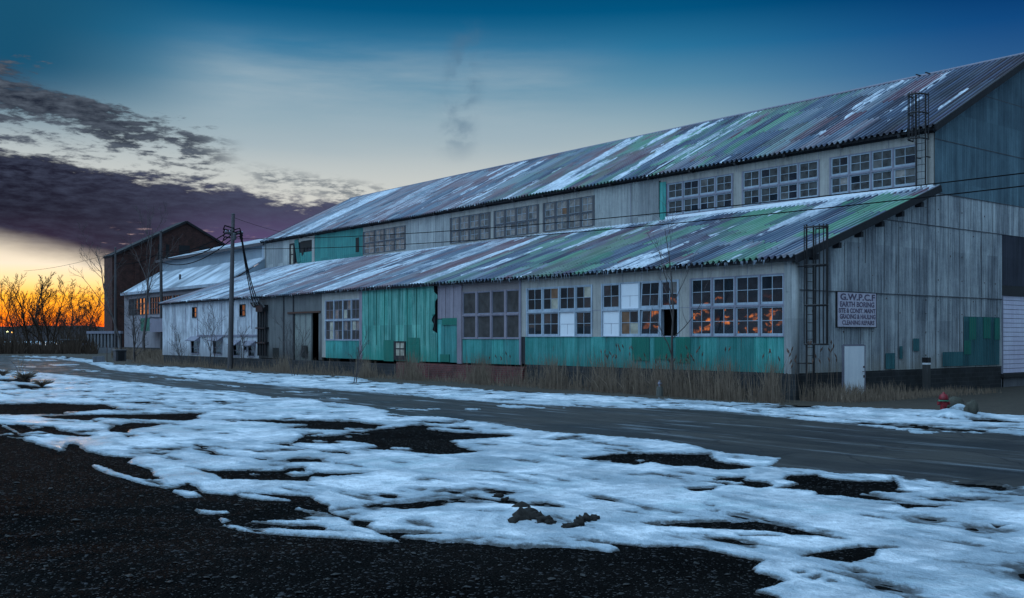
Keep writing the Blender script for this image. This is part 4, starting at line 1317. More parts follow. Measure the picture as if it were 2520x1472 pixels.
W_ = sx1 - sx0
rows = [("G.W.P.C.F", .07, .97, .77, .965), ("EARTH BORING", .06, .95, .575, .735), ("SITE & CONST. MAINT", .03, .98, .40, .54),
        ("GRADING & HAULING", .06, .98, .225, .37), ("CLEANING REPAIRS", .12, .95, .055, .19)]
for txt, a, b_, c, e in rows:
    text_mesh(txt, sx0 + W_ * a, sx0 + W_ * b_, sz0 + (sz1 - sz0) * c, sz0 + (sz1 - sz0) * e, YG - .1165, M['signink'], sign)

# ================================================================ annex behind the warehouse
XA, XB2 = 38.4, 42.5
YA0, YA1 = YE + 0.36, 121.6
an = empty('warehouse_annex', (XA, YA0, 0), 'lower pale annex with snowy roofs and glowing orange windows, between brick building and warehouse', 'building')
def abox(name, mat, *bs, parent=an, **kw):
    m = MB()
    for b_ in bs: m.box(*b_)
    return m.build(name, mat, parent, **kw)
aw0, aw1 = 4.85, 6.75
ap = [(331, 318), (366, 333), (394, 370), (423, 399), (454, 427), (480, 459), (506, 486), (532, 512)]
segs = []
ycur = YA0
for a, b_ in reversed(ap):
    ya, yb = yon(a, XA), yon(b_, XA)
    if ya < YA0: continue
    segs.append((XA, XA + .2, ycur, ya, aw0, aw1)); ycur = yb
segs.append((XA, XA + .2, ycur, YA1, aw0, aw1))
segs += [(XA, XA + .2, YA0, YA1, 1.2, aw0), (XA, XA + .2, YA0, YA1, aw1, 7.55), (XA, XB2 + 8, YA1, YA1 + .2, 0, 7.4), (XA + .2, XB2 + 6, YA0, YA0 + .15, -.2, 7.5)]
abox('wall', M['annexlow'], *segs)
m = MB(); m.poly([(XA, YA0 - .02, 7.3), (XB2 + 7.5, YA0 - .02, 7.3), (XB2 + 7.5, YA0 - .02, 13.4), (XB2, YA0 - .02, 11.4), (XB2, YA0 - .02, 9.98)])
m.build('end_wall', M['annex'], an)
abox('footing', M['block'], (XA - .05, XA + .2, YA0, YA1, -.3, 1.2))
for i, (a, b_) in enumerate(ap):
    ya, yb = yon(a, XA), yon(b_, XA)
    if ya < YA0: continue
    m = MB()
    for k in range(5):
        y = ya + (yb - ya) * k / 4; m.box(XA - .04, XA + .12, y - .07, y + .07, aw0, aw1)
    for z in (aw0, aw0 + .62, aw0 + 1.25, aw1 - .06): m.box(XA - .03, XA + .11, ya + .07, yb - .07, z, z + .06)
    w_ = m.build('window', M['mullion'], an)
    m = MB(); rr = random.Random(i)
    for k in range(4):
        y0_, y1_ = ya + (yb - ya) * k / 4, ya + (yb - ya) * (k + 1) / 4
        for z0_, z1_ in ((aw0, aw0 + .65), (aw0 + .65, aw0 + 1.28), (aw0 + 1.28, aw1)):
            t1 = rr.uniform(-.004, .004); x = XA + .06
            m.quad((x - t1, y0_, z0_), (x - t1, y0_, z1_), (x + t1, y1_, z1_), (x + t1, y1_, z0_))
    m.build('pane', M['gl_deep'] if i == 0 else M['gl_mirror'], w_)
abox('upper_wall', M['annex'], (XB2, XB2 + .2, YA0, YA1, 9.6, 11.55), (XB2, XB2 + 8, YA1 - .2, YA1, 7, 11.5))
m = MB()
def slab(mb, Xe, Ze, Xt, Zt, y0, y1, th=.14):
    for s, o in ((1, 0), (-1, -th)):
        p = [(Xe, y0, Ze + o), (Xt, y0, Zt + o), (Xt, y1, Zt + o), (Xe, y1, Ze + o)]
        mb.poly(p if s > 0 else p[::-1])
    mb.poly([(Xe, y0, Ze), (Xe, y1, Ze), (Xe, y1, Ze - th), (Xe, y0, Ze - th)])
    mb.poly([(Xe, y0, Ze - th), (Xt, y0, Zt - th), (Xt, y0, Zt), (Xe, y0, Ze)])
    mb.poly([(Xe, y1, Ze), (Xt, y1, Zt), (Xt, y1, Zt - th), (Xe, y1, Ze - th)])
slab(m, XA - .35, 7.45, XB2, 10.12, YA0, YA1 + .3)
m.build('lower_roof', M['roof_far'], an)
m = MB(); slab(m, XB2 - .35, 11.5, XB2 + 8, 13.75, YA0, YA1 + .3); slab(m, XB2 + 16, 11.5, XB2 + 8.02, 13.75, YA0, YA1 + .3)
m.build('upper_roof', M['roof_far'], an)
abox('eaves_board', M['framewhite'], (XA - .43, XA - .36, YA0, YA1 + .3, 7.2, 7.5))
abox('eaves_board', M['mullion'], (XB2 - .43, XB2 - .36, YA0, YA1 + .3, 11.22, 11.52))
m = MB(); m.tube([(XA + 1.5, 108, 8.2), (XA + 1.5, 108, 9.1)], .12, 8); m.build('vent_pipe', M['mullion'], an)
ya, yb = yon(368, XA - 1.5), yon(346, XA - 1.5)
abox('green_awning', M['tealdark'], (XA - 1.5, XA - 1.4, ya, yb, 3.0, 4.4)); abox('awning_frame', M['framegrey'], (XA - 1.5, XA - .02, ya, yb, 4.42, 4.5), (XA - 1.5, XA - .02, ya - 4.5, ya - .05, 2.9, 4.3))

# ================================================================ brick building at the end of the road
YB = 165.0
bx0, bxa = xon(276, YB), xon(458, YB)
bx1 = 2 * bxa - bx0
ze_, za_ = zat(bx0, YB, 632), zat(bxa, YB, 548)
br = empty('brick_building', (bx0, YB, 0), 'tall dark brick building with a gabled end, its left edge lit by the sunset', 'building')
m = MB()
P = [(bx0, ze_), (bxa, za_), (bx1, ze_), (bx1, -.3), (bx0, -.3)]
m.poly([(x, YB, z) for x, z in P][::-1]); m.poly([(x, YB + 4.1, z) for x, z in P])
for i in (2, 3, 4):
    a, b_ = P[i], P[(i + 1) % 5]
    m.poly([(a[0], YB, a[1]), (a[0], YB + 4.1, a[1]), (b_[0], YB + 4.1, b_[1]), (b_[0], YB, b_[1])][::-1])
m.build('wall', M['farbrick'], br)
m = MB(); m.beam((bx0 - .1, YB + 2, ze_ + .1), (bxa, YB + 2, za_ + .12), 4.6, .35); m.beam((bx1, YB + 2, ze_ + .1), (bxa + .0, YB + 2, za_ + .14), 4.6, .35)
m.build('roof', M['dark'], br)
m = MB()
for k in range(5):
    x = bx0 + 3.5 + k * 4.2; m.box(x, x + .7, YB - .25, YB - .001, -.2, ze_ + (x - bx0) * (za_ - ze_) / (bxa - bx0) * .95 - .9 if x < bxa else ze_)
m.build('pilaster', M['farbrick'], br)
m = MB()
for k in range(3): m.cut().box(bxa - 4.6 + 3.4 * k, bxa - 2.8 + 3.4 * k, YB - .05, YB - .001, 14.4, 17.4)
m.each('blocked_window', M['dark'], br)

# ================================================================ low concrete wall, shed, yard objects on the left
def at(px, depth): return w_of(px, depth)
fa, fb = at(216, 151), at(300, 148)
fw = empty('concrete_wall', (fa[0], fa[1], 0), 'pale low concrete wall with tall narrow slots and a flat coping, left of the brick building', 'wall')
FA, FB = Vector((fa[0], fa[1], 0)), Vector((fb[0], fb[1], 0))
m = MB(); n_ = 10
for k in range(n_):
    p = FA.lerp(FB, k / n_); q = FA.lerp(FB, (k + .55) / n_)
    m.beam((p.x, p.y, 1.85), (q.x, q.y, 1.85), .3, 2.0)
m.build('post', M['concrete'], fw)
m = MB(); m.beam((FA.x, FA.y, .3), (FB.x, FB.y, .3), .4, 1.05); m.build('base_wall', M['concrete'], fw)
m = MB(); m.beam((FA.x, FA.y, 3.05), (FB.x, FB.y, 3.05), .5, .38); m.build('coping', M['framegrey'], fw)
m = MB(); m.beam((FA.x + .2, FA.y + .7, 1.6), (FB.x + .2, FB.y + .7, 1.6), .1, 2.6); m.build('back_panel', M['dark'], fw)
sa, sb_ = at(176, 158), at(214, 156)
sh = empty('shed', (sa[0], sa[1], 0), 'low dark flat-roofed shed among the bare trees below the sunset', 'shed')
m = MB(); m.beam((sa[0], sa[1], .9), (sb_[0], sb_[1], .9), 3, 1.9); m.build('wall', M['dark'], sh)
m = MB(); m.beam((sa[0] - .3, sa[1], 1.98), (sb_[0] + .3, sb_[1], 1.98), 3.6, .2); m.build('roof', M['mullion'], sh)
m = MB(); q = at(207, 154); m.beam((q[0] - .35, q[1], .75), (q[0] + .35, q[1] - .1, .75), .1, 1.4); m.build('door', M['framegrey'], sh)
# cabinet and concrete block beside the road
q = at(295, 101)
cb = empty('utility_cabinet', (q[0], q[1], 0), 'small dark box cabinet with a pale lid at the edge of the reeds', 'cabinet')
m = MB(); m.box(q[0] - .5, q[0] + .5, q[1] - .4, q[1] + .4, -.1, 1.05); m.build('cabinet_body', M['mullion'], cb)
m = MB(); m.box(q[0] - .58, q[0] + .58, q[1] - .48, q[1] + .48, 1.052, 1.15); m.build('lid', M['concrete'], cb)
m = MB(); m.box(q[0] - .3, q[0] + .3, q[1] - .425, q[1] - .402, .1, .95); m.build('door', M['dark'], cb)
q = gnd(243, 892)
def rock(name, c, r, seed, mat, flat=.75, parent=None, bumpy=.28, sub=3, **kw):
    bm = bmesh.new(); bmesh.ops.create_icosphere(bm, subdivisions=sub, radius=1)
    P = np.array([v.co[:] for v in bm.verts])
    n_ = fbm(P[:, 0] * 1.7 + P[:, 2] * .9 + seed, P[:, 1] * 1.7 - P[:, 2] * 1.3, 4, seed)
    n2_ = fbm(P[:, 0] * 5 + P[:, 2] * 4 + seed, P[:, 1] * 5 - P[:, 2] * 3, 3, seed + 3)
    for v, a, b_ in zip(bm.verts, n_, n2_):
        k = 1 + bumpy * a * 1.6 + bumpy * .5 * b_
        v.co = (c[0] + v.co.x * r[0] * k, c[1] + v.co.y * r[1] * k, c[2] + max(v.co.z, -.3) * r[2] * k)
    me = bpy.data.meshes.new(name); bm.to_mesh(me); bm.free(); me.materials.append(mat)
    if sub > 2: me.polygons.foreach_set('use_smooth', [True] * len(me.polygons))
    o = bpy.data.objects.new(name, me); col.objects.link(o)
    if parent: o.parent = parent; o.location = -parent.location
    return tag(o, **kw)
cbk = empty('concrete_block', (q[0], q[1], 0), 'dark tilted concrete block lying on the snow at the far roadside', 'block')
m = MB(); m.beam((q[0] - .5, q[1] + .15, .26), (q[0] + .5, q[1] - .1, .34), .5, .55); m.build('block', M['concrete'], cbk)
m = MB(); m.tube([(q[0] + .75, q[1], -.1), (q[0] + .75, q[1], 1.7)], .03, 6); m.build('marker_stake', M['rust'], cbk)

# distant lamps in front of the woods
for i, (px, py, colr, rad, lb) in enumerate(((18.5, 816.5, (1.0, .95, .45), .34, 'brighter yellow-white distant yard lamp at the left edge below the sunset'), (30, 817.5, (1.0, .5, .1), .28, 'small orange distant yard lamp beside the yellow-white one'))):
    x, y = at(px, 330); z = zat(x, y, py)
    lp = empty('yard_lamp', (x, y, 0), lb, 'lamp', 'distant lamps')
    m = MB(); m.tube([(x, y, -.3), (x, y, z - rad)], [.14, .1], 6); m.build('post', M['dark'], lp)
    mm, gq, b_ = new_mat('lamp_glow'); b_.inputs['Base Color'].default_value = (*colr, 1); b_.inputs['Emission Color'].default_value = (*colr, 1); b_.inputs['Emission Strength'].default_value = 3
    m = MB(); m.lathe((x, y, z - rad), [(.05, 0), (rad, rad * .6), (rad, rad * 1.3), (.05, rad * 2)], 10); m.build('lamp_head', mm, lp)

# ================================================================ poles and wires
def pole(px, depth, ytop, label, r=.17, lean=0.0, arms=()):
    x, y = w_of(px, depth); zt = HC + (HOR - ytop) * depth / FPX
    p = empty('utility_pole', (x, y, 0), label, 'utility pole', 'utility poles along the wall')
    m = MB(); m.tube([(x, y, -.3), (x + lean * .5, y, zt * .5), (x + lean, y, zt)], [r, r * .85, r * .62], 12); m.build('pole', M['wood'], p, smooth=False)
    for (z, l_) in arms:
        m = MB(); m.beam((x + lean - l_, y - .17, z), (x + lean + l_, y - .17, z + .02), .09, .11)
        a = m.build('crossarm', M['wood'], p)
        m = MB()
        for s in (-1, -.55, .55, 1): m.lathe((x + lean + s * l_ * .92, y - .17, z + .06), [(.02, 0), (.05, .03), (.05, .09), (.03, .13)], 8)
        m.build('insulator', M['framewhite'], a)
    m = MB(); m.tube([(x + .18, y - .1, .1), (x + .16 + lean * .3, y - .1, zt * .45)], .03, 6); m.build('ground_conduit', M['cable'], p)
    m = MB(); m.lathe((x + lean, y, zt - .02), [(r * .68, 0), (r * .68, .06), (.02, .1)], 10); m.build('pole_cap', M['mullion'], p)
    return (x + lean, y, zt), p


P1, p1 = pole(566, 76.4, 527, 'tall grey wooden utility pole with tangled service cables, standing before the whitewashed wall', .2, .25, arms=((10.15, .7),))
P2, p2 = pole(398, 106, 569, 'slimmer dark utility pole in front of the annex windows', .19, -.1, arms=())
P3, p3 = pole(284, 118, 610, 'farthest utility pole, seen against the dark brick building', .16, 0)
m = MB(); m.lathe((P1[0] - .05, P1[1] - .35, 9.6), [(.04, 0), (.14, .06), (.14, .5), (.04, .56)], 10); m.build('splice_box', M['mullion'], p1)
m = MB()
for k in range(4):
    m.tube([(P1[0], P1[1] - .2, 10.5 - .25 * k), (P1[0] - .45, P1[1] + .5, 10.75 - .28 * k), (P1[0] - .35, P1[1] + 1.0, 10.5 - .25 * k)], .05, 6)
    m.tube([(P1[0], P1[1] - .2, 10.4 - .2 * k), (P1[0] + .25, P1[1] - .6, 10.5 - .2 * k), (P1[0] + .4, P1[1] - .8, 9.9 - .2 * k)], .045, 6)
m.build('cable_loops', M['cable'], p1)
q = (31.0, 10.0)
P4 = (q[0], q[1], 9.5)


def wire(a, b_, sag, r, label, cat='wire', group='overhead wires', n_=18, mat='cable'):
    a = Vector(a); b_ = Vector(b_)
    pts = []
    for k in range(n_ + 1):
        t = k / n_; p = a.lerp(b_, t); p.z -= sag * 4 * t * (1 - t); pts.append(tuple(p))
    m = MB(); m.tube(pts, r, 5)
    return m.build('overhead_wire', M[mat], None, label=label, cat=cat, group=group)


wire((P1[0], P1[1], 10.5), (P2[0], P2[1], 11.3), 0.7, .045, 'topmost of three thick cables from the tangled pole to the slimmer pole')
wire((P1[0], P1[1], 10.15), (P2[0], P2[1], 10.7), 0.9, .045, 'middle of three thick cables from the tangled pole to the slimmer pole')
wire((P1[0], P1[1], 9.8), (P2[0], P2[1], 10.2), 1.0, .04, 'lowest of three thick cables from the tangled pole to the slimmer pole')
wire((P2[0], P2[1], 11.2), (P3[0], P3[1], 10.9), 0.5, .04, 'cable between the slimmer pole and the farthest pole, across the brick gable')
wire((P1[0], P1[1], 9.2), (P3[0], P3[1], 12.1), .5, .02, 'long thin wire from the tangled pole straight to the farthest pole')
wire((P3[0], P3[1], 12.2), (P3[0] + 1.5, P3[1] + 50, 12.6), .4, .02, 'thin wire leaving the farthest pole towards the woods')
wire((P1[0], P1[1], 11.35), (XU - .05, yon(775, XU), 11.1), .2, .014, 'thin wire from the very top of the tangled pole to the green upper wall')
wire((P1[0] + .1, P1[1], 9.75), (31.0, 13.6, 7.30), 0.55, .02, 'upper of two long wires crossing in front of the upper windows')
wire((P1[0] + .1, P1[1], 9.0), (31.0, 13.6, 6.92), 0.55, .02, 'lower of two long wires crossing in front of the upper windows')
box = (XL - .4, L(650), 4.8)
for k, lb in enumerate(('left', 'middle', 'right')):
    a = (P1[0] + .3, P1[1] - .75 - .1 * k, 9.9 - .1 * k); b_ = (XL - .55, L(641) - .55 * k - .1, 4.75)
    wire(a, b_, .55 + .1 * k, .04, lb + ' of three thick cables sloping from the pole to the black junction box', 'cable', 'service cables')
# a post just out of frame takes the two long wires
m = MB(); m.tube([(31.0, 13.6, -.3), (31.0, 13.6, 7.8)], [.17, .12], 10)

# ================================================================ ground
def c1(pts): return [(x * .43588, 830.5 + y * .43588) for x, y in pts]
def c2(pts): return [(799.8 + x * .37319, 922.8 + y * .37319) for x, y in pts]
def c3(pts): return [(1599.5 + x * .37321, 922.8 + y * .37321) for x, y in pts]


DARK = [
    # foreground bank of gravel
    c1([(-9000, 440), (-2200, 460), (-400, 470), (0, 480), (110, 540), (150, 572), (230, 600), (345, 632), (385, 592), (430, 590), (500, 638), (620, 662), (765, 676), (735, 700), (862, 742), (870, 775), (925, 803), (800, 800), (650, 762), (560, 722), (530, 718),
        (545, 735), (640, 770), (800, 816), (935, 842), (1000, 838), (1020, 825), (1070, 815), (1110, 832), (1150, 866), (1300, 881), (1350, 870), (1500, 872), (1680, 886), (1760, 890), (1800, 922), (1860, 942), (1860, 970), (1900, 992), (1976, 1008)])
    + c2([(160, 960), (200, 945), (330, 962), (280, 990), (320, 1012), (360, 1018), (560, 1022), (700, 1030), (825, 1046), (600, 1054), (500, 1053), (500, 1058), (800, 1082), (1100, 1102), (1250, 1117), (1330, 1106), (1480, 1112), (1700, 1130), (1880, 1150), (1920, 1140), (1880, 1120), (1730, 1100), (1765, 1082), (1860, 1096), (2120, 1120)])
    + c3([(0, 1118), (150, 1112), (330, 1132), (480, 1162), (600, 1190), (740, 1212), (762, 1226), (680, 1270), (700, 1300), (820, 1322), (900, 1355), (800, 1392), (705, 1418), (820, 1442), (880, 1475), (1100, 1700), (1900, 4600)]) + [(-4000, 2700)],
    c3([(410, 686), (450, 668), (620, 668), (640, 690), (800, 702), (810, 735), (700, 746), (560, 722), (450, 735), (400, 760), (300, 768), (220, 741), (400, 730), (590, 716), (600, 708), (430, 695)]),
    c3([(820, 741), (980, 712), (900, 690), (860, 690), (900, 655), (1100, 655), (1200, 681), (1400, 696), (1580, 692), (1600, 665), (1640, 700), (1650, 745), (1450, 770), (1330, 790), (1100, 790), (1090, 765), (1000, 755), (830, 745)]),
    c3([(-60, 972), (40, 958), (380, 950), (700, 955), (860, 985), (1000, 1020), (1130, 1050), (1000, 1056), (850, 1032), (400, 1015), (100, 1000), (0, 988)]),
    c3([(110, 1040), (350, 1050), (400, 1058), (180, 1056)]), c3([(580, 1054), (850, 1058), (860, 1066), (600, 1066)]),
    c3([(970, 1182), (1180, 1150), (1390, 1118), (1560, 1120), (1640, 1136), (1500, 1150), (1470, 1190), (1320, 1236), (1150, 1215), (1000, 1195)]),
    c3([(370, 852), (430, 856), (425, 868), (385, 868)]), c3([(380, 892), (460, 888), (455, 908), (400, 905)]), c3([(550, 888), (660, 905), (655, 918), (600, 902)]),
    c3([(1500, 846), (1650, 840), (1800, 850), (2050, 858), (1850, 872), (1700, 882), (1640, 856)]), c3([(1760, 824), (1900, 810), (2040, 812), (1900, 826)]),
    c3([(1020, 1335), (1120, 1318), (1160, 1330), (1080, 1352)]), c3([(960, 1296), (1010, 1292), (1025, 1308), (980, 1312)]), c3([(1160, 1352), (1215, 1348), (1225, 1364), (1175, 1364)]),
    c3([(1980, 700), (2200, 708), (2466, 738), (2466, 748), (2200, 736), (2020, 715)]), c3([(2280, 1008), (2360, 990), (2250, 980)]), c3([(2100, 768), (2470, 786), (2900, 800), (2470, 800), (2200, 780)]),
    # middle patches
    c1([(1976, 465), (1760, 465), (1460, 462), (1260, 461), (1130, 460), (1300, 469), (1500, 479), (1720, 490), (1600, 510), (1780, 516), (1976, 526)])
    + c2([(140, 350), (340, 352), (640, 320), (800, 345), (690, 350), (850, 371), (1060, 380), (1200, 385), (1278, 400), (1100, 416), (830, 430), (900, 470), (1072, 500), (880, 516), (700, 522), (500, 502), (370, 496), (190, 481), (330, 466), (80, 440), (-50, 455)])
    + c1([(1976, 555), (1976, 540), (1800, 545), (1720, 552), (1700, 540), (1900, 534)]) + c2([(300, 392), (100, 375), (200, 384), (400, 330), (200, 300), (0, 296)]),
    c1([(1720, 552), (1976, 542), (1976, 600), (1850, 600), (1700, 596), (1640, 606), (1740, 630), (1976, 642), (1976, 660), (1900, 652), (1700, 622), (1500, 598), (1640, 590)]),
    c2([(-20, 495), (80, 490), (140, 500), (155, 520), (50, 516), (-30, 508)]), c2([(60, 574), (130, 580), (212, 592), (190, 598), (80, 586)]), c2([(-60, 636), (50, 640), (305, 640), (240, 651), (100, 663), (-60, 668)]),
    c2([(1680, 545), (1800, 525), (1900, 512), (2308, 512)]) + c3([(200, 510), (400, 512), (420, 545), (450, 562), (600, 582), (730, 602), (600, 622), (420, 622), (300, 602), (150, 602), (60, 586)]) + c2([(2150, 572), (2040, 591), (1900, 576), (1880, 561), (1720, 560)]),
    c1([(-900, 380), (0, 370), (240, 365), (580, 375), (700, 402), (850, 410), (720, 413), (560, 409), (480, 419), (380, 421), (400, 436), (0, 436), (-900, 430)]),
    c1([(200, 436), (880, 426), (1130, 420), (1172, 420), (1125, 440), (1130, 460), (1050, 470), (960, 468), (780, 461), (560, 453), (440, 480), (300, 470)]),
    c1([(0, 482), (150, 491), (300, 500), (330, 515), (440, 535), (545, 547), (500, 561), (400, 556), (300, 546), (230, 526), (110, 540)]),
    c1([(600, 512), (640, 491), (740, 471), (985, 481), (880, 499), (740, 520), (720, 541), (620, 531)]), c1([(690, 545), (762, 545), (778, 558), (720, 563)]), c1([(830, 536), (900, 539), (870, 545)]),
    c1([(1050, 514), (1190, 518), (1120, 522)]), c1([(540, 338), (800, 335), (700, 343)]),
    c1([(1060, 730), (1230, 745), (1340, 743), (1600, 746), (1612, 731), (1720, 720), (1732, 746), (1850, 760), (2010, 768), (1976, 776), (1760, 786), (1740, 809), (1500, 806), (1260, 801), (1230, 781), (1150, 756)]),
    c1([(-300, 236), (0, 233), (340, 240), (200, 247), (-300, 246)]), c1([(-200, 200), (40, 190), (50, 205), (-200, 222)]), c1([(80, 262), (200, 270), (290, 285), (120, 290)]), c1([(85, 225), (180, 230), (180, 255), (90, 252)]),
]
ISLES = [
    c1([(990, 861), (1100, 866), (1130, 891), (1060, 896)]), c1([(1350, 882), (1450, 884), (1540, 900), (1628, 915), (1500, 913), (1370, 897)]),
    c1([(1110, 968), (1200, 976), (1280, 983), (1200, 989), (1130, 981)]), c1([(1250, 1020), (1285, 1028), (1260, 1034)]),
    c1([(1620, 985), (1680, 958), (1765, 972), (1860, 996), (1985, 1040), (1976, 1072), (1780, 1052), (1600, 1050), (1430, 1033), (1600, 1030), (1790, 1032), (1720, 1010)]),
    c1([(1268, 1055), (1400, 1066), (1600, 1081), (1976, 1094)]) + c2([(180, 1030), (320, 1050), (420, 1065), (475, 1086), (300, 1084), (0, 1059)]) + c1([(1976, 1132), (1700, 1110), (1500, 1100), (1350, 1082)]),
    c2([(0, 1003), (120, 985), (250, 1005), (330, 1030), (400, 1062), (300, 1062), (180, 1030), (0, 1020)]), c2([(0, 915), (60, 935), (150, 975), (110, 1000), (0, 1010)]),
    c1([(1400, 763), (1455, 765), (1430, 771)]), c1([(1615, 762), (1700, 752), (1760, 757), (1740, 773), (1650, 776)]),
    c1([(1640, 603), (1800, 600), (1950, 625), (1960, 634), (1830, 636), (1740, 622)]), c1([(1760, 578), (1840, 582), (1800, 588)]), c2([(80, 434), (200, 440), (325, 462), (240, 468), (130, 452)]), c2([(-60, 368), (100, 372), (280, 385), (240, 392), (0, 386)]),
    c2([(350, 333), (480, 335), (430, 341)]), c2([(450, 478), (560, 482), (500, 488)]), c1([(380, 420), (520, 424), (440, 430)]), c1([(150, 498), (240, 500), (190, 507)]), c2([(2050, 556), (2110, 558), (2080, 570)]),
    c1([(-50, 462), (150, 452), (440, 462), (500, 472), (430, 480), (150, 488), (-50, 478)]), c1([(440, 520), (520, 502), (640, 495), (600, 530), (500, 540)]),
    c1([(120, 560), (-10, 545), (60, 540)]),
]
ROAD = c1([(-1500, 60), (-400, 92), (0, 105), (250, 118), (480, 140), (600, 178), (720, 195), (860, 205), (1000, 225), (1150, 240), (1400, 258), (1700, 283), (1976, 303)]) \
    + c2([(250, 112), (600, 140), (1100, 182), (1700, 212), (2308, 222)]) + c3([(500, 240), (1000, 296), (1250, 320), (1500, 346), (2000, 374), (2466, 402), (3400, 455), (5000, 560)]) \
    + c3([(5000, 1020), (3300, 800), (2466, 726), (1830, 690), (1620, 665), (1500, 656), (1250, 650), (1100, 626), (900, 610), (780, 600), (870, 546), (700, 530), (570, 520), (430, 490), (250, 455), (60, 432)]) \
    + c2([(2200, 428), (1800, 398), (1500, 374), (1270, 350), (1000, 305), (750, 275), (560, 268), (380, 250), (420, 236), (280, 208), (120, 188), (0, 180)]) \
    + c1([(1800, 350), (1500, 330), (1300, 302), (1100, 290), (860, 263), (700, 246), (520, 226), (380, 210), (150, 190), (0, 180), (-400, 165), (-1500, 130)])
RISLES = [c2([(1100, 200), (1180, 195), (1300, 200), (1460, 212), (1440, 224), (1200, 218)]), c2([(920, 220), (1000, 217), (1028, 225), (960, 228)]), c2([(1540, 213), (1600, 213), (1570, 219)]),
          c2([(-40, 148), (240, 156), (180, 164), (-60, 160)]), c2([(400, 218), (640, 226), (760, 224), (640, 232), (470, 226)]), c3([(1560, 362), (1650, 350), (1700, 358), (1620, 366)]), c3([(1710, 364), (1900, 376), (1820, 386), (1730, 378)]),
          c1([(1560, 303), (1800, 305), (1900, 312), (1700, 316)]), c1([(930, 232), (1080, 238), (1150, 246), (1000, 243)]), c1([(240, 150), (420, 148), (470, 155), (320, 162)]), c1([(60, 118), (250, 124), (400, 132), (180, 134), (80, 126)]),
          c1([(780, 212), (900, 222), (870, 232), (800, 222)]), c1([(1250, 262), (1450, 285), (1330, 280), (1180, 262)]), c1([(100, 158), (220, 165), (190, 172), (60, 166)]), c1([(430, 175), (600, 190), (520, 198), (400, 184)])]
SOIL = [(-900, 872), (150, 876), (255, 888), (283, 893)] + c1([(650, 150), (1100, 170), (1500, 202), (1976, 222)]) + c2([(380, 46), (1100, 98), (1700, 128), (2308, 160)]) + c3([(800, 194), (1400, 214), (1900, 232), (2466, 268), (4600, 400), (4600, -60), (0, -60)]) + [(800, 860), (300, 860), (-900, 850)]

AN = 3.2


def sdist(poly, U_, V_):
    """signed distance in picture units (rows counted AN times), negative inside; far points get 60"""
    P = np.array(poly, float) * (1, AN)
    out = np.full(U_.shape, 60.0)
    mn, mx = P.min(0) - 62, P.max(0) + 62
    sel = (U_ > mn[0]) & (U_ < mx[0]) & (V_ * AN > mn[1]) & (V_ * AN < mx[1])
    if not sel.any(): return out
    x = U_[sel]; y = V_[sel] * AN
    dmin = np.full(x.shape, 1e9); ins = np.zeros(x.shape, bool)
    for (ax, ay), (bx, by) in zip(P, np.roll(P, -1, 0)):
        ex, ey = bx - ax, by - ay; L2 = ex * ex + ey * ey + 1e-9
        t = np.clip(((x - ax) * ex + (y - ay) * ey) / L2, 0, 1)
        dmin = np.minimum(dmin, (x - ax - t * ex) ** 2 + (y - ay - t * ey) ** 2)
        c_ = (ay > y) != (by > y)
        with np.errstate(divide='ignore', invalid='ignore'):
            xi = ax + (y - ay) * ex / (ey if abs(ey) > 1e-9 else 1e-9)
        ins ^= c_ & (x < xi)
    dd = np.sqrt(dmin)
    out[sel] = np.minimum(np.where(ins, -dd, dd), 60)
    return out


us = np.concatenate([np.linspace(-3200, -60, 130, endpoint=False), np.linspace(-60, 2590, 760, endpoint=False), np.linspace(2590, 4600, 110)])
vs = np.concatenate([np.linspace(833, 850, 14, endpoint=False), np.linspace(850, 1490, 420, endpoint=False), np.linspace(1490, 2500, 60)])
Ug, Vg = np.meshgrid(us, vs)
DEP = FPX * HC / (Vg - HOR)
LAT = (Ug - CX) / FPX * DEP
GX = DEP * SN + LAT * CS; GY = DEP * CS - LAT * SN
s_road = sdist(ROAD, Ug, Vg)
s_soil = sdist(SOIL, Ug, Vg)
mask = np.full(Ug.shape, 60.0)
for p in DARK: mask = np.minimum(mask, sdist(p, Ug, Vg))
for p in ISLES: mask = np.maximum(mask, -sdist(p, Ug, Vg))
mroad = s_road + 5 * fbm(GX * 2.1, GY * 2.1, 4, 55, .7) + 4 * fbm(GX * .6, GY * .4, 3, 56)
for p in RISLES: mroad = np.maximum(mroad, -sdist(p, Ug, Vg) * .8)
mask = np.minimum(mask, mroad)
GRN = fbm(GX * 14, GY * 14, 3, 95, .7)
mask = np.minimum(mask, s_soil + 2)
# edges broken by noise laid out on the ground itself
nz = fbm(GX * 1.3, GY * 1.3, 5, 50, .6) * 6 + fbm(GX * .35, GY * .35, 3, 60) * 4 + fbm(GX * 4, GY * 4, 5, 61, .7) * 9 + np.abs(fbm(GX * 9, GY * 9, 3, 62, .7)) * 5
far = np.clip((Vg - 860) / 120, 0.25, 1)
mk = mask + nz * far * 0.9 + GRN * 4 * np.clip((Vg - 960) / 200, 0, 1)
